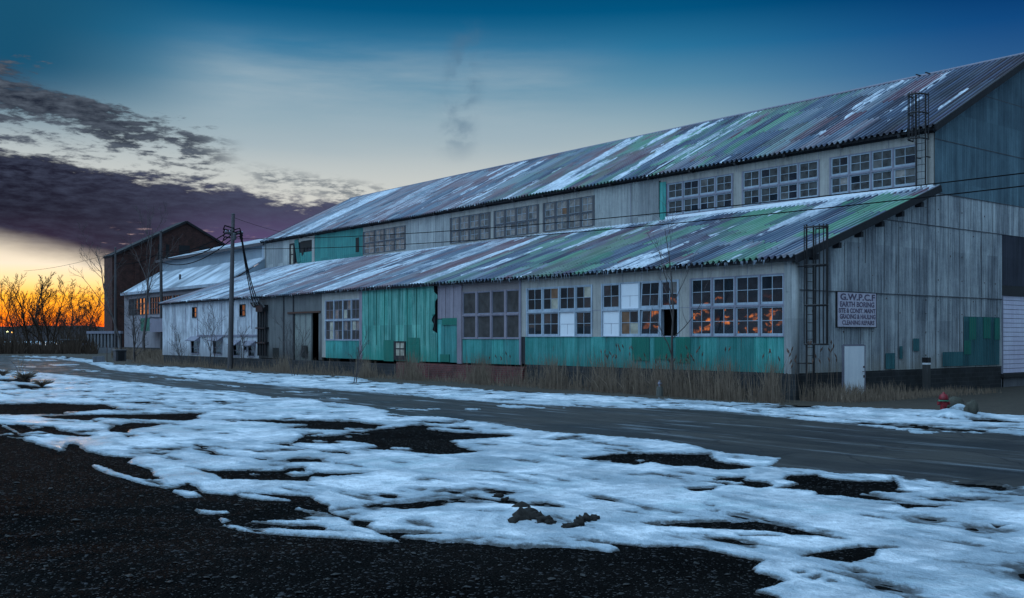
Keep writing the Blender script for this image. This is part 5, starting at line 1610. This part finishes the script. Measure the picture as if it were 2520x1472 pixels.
# scattered bare specks, mostly on the trampled snow by the road
sp = fbm(GX * 2.2, GY * 0.9, 4, 71)
tramp = np.clip(1 - np.abs(Ug - 1720) / 480, 0, 1) * np.clip(1 - np.abs(Vg - (1000 + (Ug - 1200) * .13)) / 75, 0, 1)
mk = np.minimum(mk, (0.45 - sp - 0.30 * tramp) * 40)
thin = fbm(GX * .55, GY * .55, 5, 73, .6)
mk = np.minimum(mk, (0.41 - thin - .12 * np.clip((Ug - 1900) / 500, 0, 1)) * 60)
edge = np.clip(1 - s_soil / 55, 0, 1) * (s_soil > -10)
mk = np.minimum(mk, (0.72 - fbm(GX * 1.1, GY * .9, 4, 77) * 1.0 - .42 * edge) * 34)
mk = mk - 1.5
H = np.clip(mk * 0.004, -0.07, 0.010)
rel = 0.012 * fbm(GX * 1.1, GY * .8, 4, 80) + 0.010 * fbm(GX * 4.1, GY * 2.6, 3, 81) + .006 * np.sin(fbm(GX * .5, GY * .3, 2, 83) * 9)
H = H + np.where(H > -0.01, rel, 0) * np.clip(mk / 12, 0, 1)
for px, py, hh, ww, wl in ((2362, 1019, .30, .36, .3), (2352, 1026, .16, .6, .3), (2335, 1022, .14, .5, .4), (2150, 1015, .10, 1.2, .6), (1240, 1265, .07, .55, .4), (1330, 1270, .05, .5, .3), (160, 866, .9, 3.2, 3.2), (20, 866, 1.0, 3.4, 3), (90, 870, .4, 4, 3)):
    gx, gy = gnd(px, py)
    H += hh * np.exp(-(((GX - gx) / ww) ** 2 + ((GY - gy) / ww) ** 2)) * (mk > -2)
# low windrow along the verge
H += .07 * np.exp(-((s_road - 18) / 12) ** 2) * (mk > 2) * np.clip((Vg - 880) / 60, 0, 1) * (.6 + .8 * fbm(GX * .8, GY * .5, 3, 91)) * (s_soil < 60)
SV = np.stack([GX, GY, H], -1)
kp = H > -0.045
keep = kp[:-1, :-1] | kp[1:, :-1] | kp[:-1, 1:] | kp[1:, 1:]
so = mesh_grid('snow', SV, len(us), len(vs), M['snow'], keep=keep, attr=mk); so['kind'] = 'structure'
rk = s_road < 14
SVr = np.stack([GX, GY, 0.0 + 0.008 * fbm(GX * .3, GY * .3, 2, 99) - .012 * np.clip(s_road + 4, 0, 10) / 10], -1)
ro = mesh_grid('road', SVr, len(us), len(vs), M['road'], keep=rk[:-1, :-1] & rk[1:, 1:] & rk[:-1, 1:] & rk[1:, :-1]); ro['kind'] = 'structure'
near = np.clip((Vg - 1120) / 200, 0, 1)
Zg = -0.022 + 0.012 * fbm(GX * 1.2, GY * 1.2, 4, 33) + np.clip((Vg - 1090) / 160, 0, 1) * .42 * np.clip(-mask / 420, 0, 1) * np.clip((1500 - Ug) / 700, 0, 1) + near * (s_road > 20) * (0.030 * fbm(GX * 1.6, GY * 1.6, 5, 35) + .05 * fbm(GX * .4, GY * .4, 2, 36)) * np.clip(-mask / 20, 0, 1)
Zg = np.where(s_road < 16, np.minimum(Zg, -0.02), Zg)
go = mesh_grid('ground', np.stack([GX, GY, Zg], -1), len(us), len(vs), M['gravel']); go['kind'] = 'structure'
sk = s_soil < 6
sl_ = mesh_grid('soil', np.stack([GX, GY, .004 + .03 * fbm(GX * 1.5, GY * 1.5, 3, 44) * (s_soil < -4)], -1), len(us), len(vs), M['soil'], keep=sk[:-1, :-1] & sk[1:, 1:]); sl_['kind'] = 'structure'
m = MB(); m.quad((-4000, -4000, -.16), (4000, -4000, -.16), (4000, 4000, -.16), (-4000, 4000, -.16))
tag(m.build('terrain', M['fieldsnow']), kind='structure')
# wooded rise on the horizon
m = MB(); rr = random.Random(2); prev = None
for k in range(140):
    h_ = R(-100 + 150 * k / 139.0); r_ = 640; zt = 7.6 + 1.3 * math.sin(k * .37) + rr.uniform(-.5, .5)
    c_ = (r_ * math.sin(h_), r_ * math.cos(h_), zt, (r_ + 60) * math.sin(h_), (r_ + 60) * math.cos(h_), (r_ - 25) * math.sin(h_), (r_ - 25) * math.cos(h_))
    if prev:
        m.quad((prev[5], prev[6], -.2), (c_[5], c_[6], -.2), (c_[0], c_[1], c_[2]), (prev[0], prev[1], prev[2]))
        m.quad((prev[0], prev[1], prev[2]), (c_[0], c_[1], c_[2]), (c_[3], c_[4], c_[2]), (prev[3], prev[4], prev[2]))
    prev = c_
tag(m.build('hills', M['hillm']), kind='structure')

# pebbles on the gravel
rr = np.random.default_rng(4)
V_, F_ = [], []
cnt = 0
while cnt < 10500:
    u_ = rr.uniform(-150, 2100); v_ = 1080 + (1560 - 1080) * rr.random() ** 1.3
    iu = np.searchsorted(us, u_) - 1; iv = np.searchsorted(vs, v_) - 1
    if iu < 0 or iv < 0 or iu >= len(us) - 1 or iv >= len(vs) - 1: continue
    if mk[iv, iu] > -1.5 or s_road[iv, iu] < 10: continue
    x, y = gnd(u_, v_); s_ = rr.uniform(.004, .015) * (rr.uniform(2, 4.5) if rr.random() < .025 else 1)
    b_ = len(V_); z = Zg[iv, iu] + s_ * .25
    a_ = rr.uniform(0, 6.28, 4); ca, sa_ = math.cos(a_[0]), math.sin(a_[0])
    pr = rr.uniform(.7, 1.3, 6) * s_
    for k, (dx, dy, dz) in enumerate(((1, 0, 0), (-1, 0, 0), (0, 1, 0), (0, -1, 0), (.2, .1, .5), (-.1, .2, -.5))):
        V_.append((x + (dx * ca - dy * sa_) * pr[k], y + (dx * sa_ + dy * ca) * pr[k], z + (dz + .3 * (k % 2)) * pr[k] * .7))
    F_ += [(b_, b_ + 2, b_ + 4), (b_ + 2, b_ + 1, b_ + 4), (b_ + 1, b_ + 3, b_ + 4), (b_ + 3, b_, b_ + 4), (b_ + 2, b_, b_ + 5), (b_ + 1, b_ + 2, b_ + 5), (b_ + 3, b_ + 1, b_ + 5), (b_, b_ + 3, b_ + 5)]
    cnt += 1
me = bpy.data.meshes.new('gravel_stones'); me.from_pydata(V_, [], F_); me.materials.append(M['pebble'])
tag(bpy.data.objects.new('gravel_stones', me), label='loose dark stones scattered over the foreground gravel', cat='stones', kind='stuff')
col.objects.link(bpy.data.objects['gravel_stones'])

# heaps of frozen earth
def heap(lumps, label, seed):
    c = gnd(lumps[0][0], lumps[0][1]); e = empty('earth_heap', (c[0], c[1], 0), label, 'heap', 'heaps of frozen earth')
    bmv = MB()
    for i, (px, py, r_) in enumerate(lumps):
        x, y = gnd(px, py); k = random.Random(seed + i)
        rock('clod', (x, y, r_ * .25), (r_ * k.uniform(.9, 1.4), r_, r_ * k.uniform(.6, .9)), seed + i, M['clod'], parent=e, bumpy=.75)
        for j in range(7):
            a = k.uniform(0, 6.28); d_ = r_ * k.uniform(.8, 1.5); q_ = r_ * k.uniform(.15, .4)
            rock('clod', (x + d_ * math.cos(a), y + d_ * math.sin(a), q_ * .5 + k.uniform(0, r_ * .5) * (d_ < r_)), (q_, q_, q_ * .8), seed + i * 9 + j, M['clod'], parent=e, bumpy=.8, sub=2)


heap([(1276, 1268, .13), (1298, 1282, .14), (1268, 1288, .09), (1318, 1284, .10), (1338, 1288, .08), (1355, 1292, .06)], 'largest black heap of frozen earth, ragged, on the snow in the foreground', 5)
heap([(1440, 1284, .09), (1420, 1296, .08), (1398, 1300, .06), (1460, 1280, .06)], 'smaller black earth heap just right of the largest one', 60)
heap([(1212, 1213, .035), (1228, 1224, .06), (1243, 1231, .04)], 'smallest streak of black earth clods above the largest heap', 120)

# ================================================================ reeds and dead grass
def reeds(name, N, sampler, hfun, mat, label, seed, w=.011, cat='dry grass'):
    r_ = np.random.default_rng(seed)
    V = []; F = []
    for _ in range(N):
        x, y = sampler(r_); h_ = hfun(x, y, r_)
        if h_ < .05: continue
        a = r_.uniform(0, 6.28); ln = h_ * r_.normal(0, .15 if r_.random() < .7 else .55); h_ = math.sqrt(max(h_ * h_ - ln * ln, .02 * h_ * h_)) if abs(ln) < h_ else h_ * .3; ln = max(-h_, min(h_, ln)); lx_, ly_ = ln * math.cos(a), ln * math.sin(a)
        wd = w * r_.uniform(.6, 1.5); b_ = len(V)
        ca, sa_ = CS * wd, -SN * wd
        for t, ww in ((0, 1), (.4, .9), (.75, .6), (1, .15)):
            cx_, cy_ = x + lx_ * t * t, y + ly_ * t * t
            V.append((cx_ - ca * ww, cy_ - sa_ * ww, h_ * t - .02)); V.append((cx_ + ca * ww, cy_ + sa_ * ww, h_ * t - .02))
        for k in range(3): F.append((b_ + 2 * k, b_ + 2 * k + 1, b_ + 2 * k + 3, b_ + 2 * k + 2))
    me_ = bpy.data.meshes.new(name); me_.from_pydata(V, [], F); me_.materials.append(mat)
    o = bpy.data.objects.new(name, me_); col.objects.link(o)
    return tag(o, label=label, cat=cat, kind='stuff')


def s_wall(r_):
    y = 24 + 72 * r_.random() ** 1.25; return 32.0 - 2.0 * r_.random() ** 1.3 + (.15 if y < 60 else .1), y
def h_wall(x, y, r_):
    cl = .25 + 1.1 * vnoise(np.array([y * .9]), np.array([x * .7]), 5)[0]
    hh = (1.6 if y < 45 else (1.15 if y < 65 else 1.0)) * (.22 + .78 * r_.random() ** 1.9)
    hh *= .55 if 40.5 < y < 57 else 1
    edge_ = min(1, (x - 29.9) / .8 + .25)
    return hh * cl * edge_ * r_.uniform(.35, 1.25)
reeds('dry_reeds', 5200, s_wall, h_wall, M['reed'], 'dense brown dry reeds along the foot of the long wall', 1, w=.010)
reeds('dry_grass', 2600, lambda r_: (32.4 + 11 * r_.random() ** 1.3, 23.5 - 2.3 * r_.random() ** 1.4), lambda x, y, r_: r_.uniform(.12, .6) * (1.25 if x < 37.5 else .6) * (.5 + .7 * vnoise(np.array([x * 1.3]), np.array([y]), 3)[0]), M['reed'],
      'short dead grass below the gable wall and door', 2, w=.008)
reeds('dry_grass', 5000, lambda r_: (lambda a: (37.9 - 1.6 * a[0] - 3.5 * (1 - a[1]), 92 + 28 * a[1]))(r_.random(2)), lambda x, y, r_: r_.uniform(.4, 1.3), M['reed'], 'dead grass below the annex wall', 3, w=.02)
reeds('brush', 6000, lambda r_: w_of(-400 + 640 * r_.random(), 141 + 24 * r_.random()), lambda x, y, r_: r_.uniform(.8, 3.2) * (.4 + .8 * vnoise(np.array([x * .35]), np.array([y * .1]), 8)[0]), M['barkfar'], 'dark leafless brush below the sunset', 4, w=.05, cat='brush')
def s_clump(r_):
    cs = ((1490, 40), (1560, 30), (1620, 22), (1668, 40), (1740, 36), (1790, 25), (1900, 25), (1360, 25), (1180, 30), (1010, 30), (900, 25), (700, 18))
    c_, w_ = cs[r_.integers(len(cs))]; X_ = 30.1 + 1.6 * r_.random()
    return X_, yon(c_ + r_.normal(0, w_ * .5), X_)
reeds('dry_reeds', 2600, s_clump, lambda x, y, r_: r_.uniform(.6, 1.75) * (1 if y < 50 else .8), M['reed'], 'taller pale clumps of reeds standing before the long wall', 6, w=.009)
# plumes
rr = random.Random(8); mp = MB(); ms = MB()
for lo, hi, n_, z0, z1 in ((1475, 1560, 16, 1.3, 2.0), (1640, 1730, 14, 1.3, 1.9), (1780, 1800, 2, 1.6, 1.9), (1850, 1965, 12, 1.2, 1.9), (1985, 2065, 14, 1.3, 2.2), (1180, 1260, 6, 1.0, 1.5), (1560, 1640, 6, 1.2, 1.7)):
    for k in range(n_):
        px = rr.uniform(lo, hi); X_ = rr.uniform(30.3, 31.6) if px < 1970 else None
        if X_: x, y = X_, yon(px, X_)
        else: y = rr.uniform(22.4, 23.2); x = xon(px, y)
        z = rr.uniform(z0, z1); a = rr.uniform(0, 6.28); q_ = rr.uniform(.03, .2)
        p0 = (x - q_ * math.cos(a), y - q_ * math.sin(a), 0); p1_ = (x, y, z); p2_ = (x + .05 * math.cos(a), y + .05 * math.sin(a), z + .1); p3_ = (x + .10 * math.cos(a), y + .10 * math.sin(a), z + .2)
        ms.tube([p0, p1_], [.006, .004], 4); mp.tube([p1_, p2_, p3_], [.006, .032, .005], 5)
ms.build('reed_stems', M['reed'], None, label='tall thin reed stems rising above the dry reeds', cat='reeds', kind='stuff')
mp.build('reed_plumes', M['plumem'], None, label='dark feathery reed plumes on tall stems before the wall', cat='reeds', kind='stuff')

# ================================================================ bare trees
def tree(name, px, depth, H, seed, label, mat='bark', r0=None, cat='tree', group=None, xy=None, lean=0.0, clear=.25, levels=3, dens=1.0, spread=1.0, kink=.12, tmin=.012, multi=1, hz=None):
    x, y = xy if xy else w_of(px, depth)
    root = empty(name, (x, y, 0), label, cat, group)
    rr = random.Random(seed); r0 = r0 or H * .014
    T = MB(); B = MB()

    def grow(mb, p, d_, ln, r, lv, sides):
        n_ = 6 if lv == 0 else 4
        pts = [p.copy()]; rad = [r]; dd = d_.copy(); cur = p.copy()
        for k in range(n_):
            dd = (dd + Vector((rr.gauss(0, kink), rr.gauss(0, kink), rr.gauss(0, kink * .5) + (.07 if lv else .05)))).normalized()
            cur = cur + dd * (ln / n_); pts.append(cur.copy()); rad.append(max(tmin * .5, r * (1 - .80 * (k + 1) / n_)))
        mb.tube([tuple(q) for q in pts], rad, sides, cap=False)
        if lv >= levels: return
        nb = int((9, 6, 4, 3)[lv] * dens)
        for k in range(nb):
            t = (clear + (1 - clear) * (k + rr.random() * .8) / nb) if lv == 0 else (.2 + .8 * (k + rr.random()) / nb)
            t = min(t, .98); f = t * n_; i = min(int(f), n_ - 1); q = pts[i].lerp(pts[i + 1], f - i)
            ax = (pts[i + 1] - pts[i]).normalized(); o = ax.orthogonal().normalized()
            from mathutils import Quaternion
            o.rotate(Quaternion(ax, rr.uniform(0, 6.28)))
            an_ = rr.uniform(.45, .95) * spread
            nd = (ax * math.cos(an_) + o * math.sin(an_)).normalized()
            l2 = ln * rr.uniform(.32, .55) * (1.15 - .6 * t)
            grow(B, q, nd, l2, max(tmin, rad[i] * .5), lv + 1, 5 if lv == 0 else (4 if lv == 1 else 3))
    for mti in range(multi):
        d0 = Vector((lean * CS + rr.gauss(0, .04 + .12 * (multi > 1)), -lean * SN + rr.gauss(0, .04 + .12 * (multi > 1)), 1)).normalized()
        grow(T, Vector((x + .15 * mti, y, -.1)), d0, H * (1 if mti == 0 else rr.uniform(.7, 1)), r0, 0, 7)
    T.build('trunk', M[mat], root, smooth=True); B.build('branches', M[mat], root)
    return root


tree('bare_tree', 1655, 0, 7.0, 12, 'slender bare sapling before the teal skirt and half-white windows of the warehouse', r0=.062, xy=(31.3, yon(1658, 31.3)), lean=-.03, clear=.22, spread=.75, dens=1.0, tmin=.007, levels=2)
tree('bare_tree', 356, 104, 13.6, 21, 'tall forked bare tree in front of the annex and brick building', r0=.16, clear=.30, dens=1.1, lean=-.02, tmin=.016, spread=.85)
tree('bare_tree', 300, 108, 12.6, 25, 'leaning bare tree left of the tall forked one, before the dark brick wall', r0=.13, clear=.35, lean=-.10, tmin=.015)
tree('bare_tree', 330, 98, 7.0, 28, 'short bushy bare tree before the green awning', r0=.08, clear=.1, tmin=.014, spread=1.1, multi=2)
for i, (px, dep, H_, mt, lb) in enumerate(((515, 80, 4.6, 3, 'bare multi-stemmed shrub before the whitewashed wall, left of the pole'), (440, 86, 3.0, 3, 'small dark shrub below the left end of the whitewashed wall'),
                                           (592, 74, 2.8, 2, 'low twiggy shrub just right of the tangled pole'), (720, 63, 3.4, 3, 'bare shrub before the grey sliding door'), (870, 53.5, 2.4, 2, 'small bare shrub before the teal skirt near the bright teal sheet'))):
    tree('bare_shrub', px, dep, H_, 70 + i, lb, r0=.028, clear=.12, spread=.8, multi=mt, cat='shrub', tmin=.009, levels=2, dens=1.2)
SUNT = [(8, 215, 14.5, .13, 'at the left picture edge'), (31, 200, 13.0, .17, 'second from the left edge, behind the yard lamps'), (51, 230, 12.5, .12, 'thin, between two thicker trunks'), (69, 163, 12.0, .22, 'thick-trunked, third of the tall ones from the left'),
        (96, 190, 9.0, .13, 'low and crooked, left of the twin dark trunks'), (113, 160, 12.4, .25, 'darkest and thickest, leaning slightly, standing in the snow'), (118, 175, 12.8, .18, 'close behind the darkest trunk'), (131, 190, 13.5, .17, 'straight and tall, right of the darkest trunk'),
        (160, 205, 12.6, .17, 'with a clean straight stem in the middle of the glow'), (171, 230, 12.5, .12, 'slim, just right of the clean stem'), (190, 215, 9.8, .11, 'small and fine, above the shed'), (213, 200, 12.0, .17, 'forked wide, right part of the glow'),
        (236, 190, 9.6, .13, 'nearest the brick building'), (146, 240, 10.5, .10, 'faint, between the straight tree and the clean stem'), (84, 245, 11.0, .10, 'faint, behind the crooked one')]
for i, (px, dep, H_, r_, lb) in enumerate(SUNT):
    tree('bare_tree', px, dep, H_ * .9, 200 + i, 'bare sunset-lit tree, ' + lb, mat='barkfar', r0=r_, group='bare trees against the sunset', clear=.10, dens=1.45, spread=.95, tmin=.030, lean=(-.10 if px == 113 else 0), kink=.13)
proto = [o for o in list(bpy.data.objects) if o.type == 'EMPTY' and o.get('group') == 'bare trees against the sunset']
FILL = [(20, 250, .62, 'low, between the edge tree and the lamps'), (42, 262, .7, 'faint, just left of a thin trunk'), (60, 255, .6, 'low and dense, left of the thick-trunked tree'), (78, 268, .72, 'faint, right of the thick-trunked tree'), (104, 258, .66, 'low, left of the darkest trunk'),
        (124, 270, .7, 'faint, filling the gap beside the twin trunks'), (139, 255, .62, 'low, right of the straight tree'), (153, 272, .75, 'faint, left of the clean stem'), (166, 260, .6, 'low, between clean stem and slim tree'), (180, 268, .72, 'faint, right of the slim tree'),
        (200, 255, .64, 'low, above the shed roof'), (206, 275, .7, 'faint, left of the forked tree'), (224, 262, .66, 'low, between the forked tree and the brick building'), (243, 270, .7, 'faint, touching the brick building corner'), (-12, 255, .8, 'mostly beyond the left picture edge')]
for i, (px, dep, sc_, lb) in enumerate(FILL):
    src = proto[(i * 7 + 2) % len(proto)]
    c = src.copy(); col.objects.link(c); x, y = w_of(px, dep)
    c.location = (x, y, 0); c.rotation_euler = (0, 0, 1.3 * i + .5); c.scale = (sc_ * 1.25, sc_ * 1.25, sc_)
    c['label'] = 'small bare sunset-lit tree, ' + lb
    for ch in src.children:
        k = ch.copy(); col.objects.link(k); k.parent = c
# dead weeds at the left edge
def weed(px, py, hh, n_, label, seed, sp=.35):
    x, y = gnd(px, py); rr = random.Random(seed); m = MB()
    for k in range(n_):
        a = rr.uniform(0, 6.28); l_ = rr.uniform(.3, 1) * sp; h_ = hh * rr.uniform(.5, 1)
        m.tube([(x, y, -.02), (x + l_ * .3 * math.cos(a), y + l_ * .3 * math.sin(a), h_ * .55), (x + l_ * math.cos(a), y + l_ * math.sin(a), h_)], [.02, .015, .006], 4)
    m.build('dry_weed', M['reed'], None, label=label, cat='weed', group='dead weeds by the yard')
weed(48, 930, 1.9, 5, 'tall thin yellow weed stalks near the left picture edge', 3, .9)
weed(60, 938, .55, 150, 'round brown tuft of dead weed at the foot of the tall stalks', 4, .8)
weed(103, 952, .35, 110, 'smaller brown tuft of dead weed right of the round one', 5, .6)
weed(8, 925, .4, 90, 'dark weed tuft cut by the left picture edge', 6, .8)

# ================================================================ hydrant, stones, standpipe, marker post
hx, hy = gnd(2322, 1019)
hyd = empty('fire_hydrant', (hx, hy, 0), 'small red fire hydrant with a green ring, standing in the snow at right', 'fire hydrant')
m = MB(); m.lathe((hx, hy, -.05), [(.15, 0), (.15, .09), (.105, .11), (.10, .44), (.125, .455)], 20); m.build('barrel', M['red'], hyd, smooth=False)
m = MB(); m.lathe((hx, hy, .405), [(.155, 0), (.155, .035)], 20); m.build('ring', M['ring'], hyd)
m = MB(); m.lathe((hx, hy, .442), [(.15, 0), (.145, .06), (.12, .13), (.075, .175), (.035, .19), (.035, .235), (.01, .24)], 20); m.build('bonnet', M['red'], hyd, smooth=True)
m = MB(); m.tube([(hx - .14, hy + .10, .33), (hx + .14, hy - .10, .33)], .045, 10); m.tube([(hx - .15, hy + .107, .33), (hx - .12, hy + .086, .33)], .06, 6); m.tube([(hx + .12, hy - .086, .33), (hx + .15, hy - .107, .33)], .06, 6); m.tube([(hx, hy, .30), (hx - .12, hy - .13, .30)], .065, 10)
m.build('nozzle', M['red'], hyd)
x, y = gnd(2352, 1010); rock('boulder', (x, y, .16), (.30, .26, .30), 14, M['stone'], bumpy=.2, label='larger brown mossy boulder right behind the hydrant', cat='boulder')
x, y = gnd(2390, 1023); rock('boulder', (x, y, .14), (.20, .2, .34), 19, M['stone'], bumpy=.2, label='smaller upright boulder right of the snow mound', cat='boulder')
X_ = 30.2; y = yon(1624, X_); sp_ = empty('standpipe', (X_, y, 0), 'small pale metal standpipe half hidden in the reeds', 'standpipe')
m = MB(); m.lathe((X_, y, -.1), [(.17, 0), (.15, .35), (.13, .5)], 12); m.build('pipe_base', M['greydoor'], sp_)
m = MB(); m.lathe((X_, y, .36), [(.06, 0), (.06, .12), (.09, .13), (.09, .17), (.05, .22), (.05, .28)], 12); m.build('valve_cap', M['framegrey'], sp_)
xx = xon(2280, YG - .55); pb = empty('marker_post', (xx, YG - .55, 0), 'square post with black cap and white band against the gable footing', 'post')
w2_ = .12
m = MB(); m.box(xx - w2_, xx + w2_, YG - .67, YG - .43, -.1, 1.22); m.build('post', M['greywall'], pb)
m = MB(); m.box(xx - w2_ - .002, xx + w2_ + .002, YG - .672, YG - .428, 1.222, 1.30); m.build('band', M['whitepaint'], pb)
m = MB(); m.box(xx - w2_ - .01, xx + w2_ + .01, YG - .68, YG - .42, 1.302, 1.52); m.build('cap', M['black'], pb)
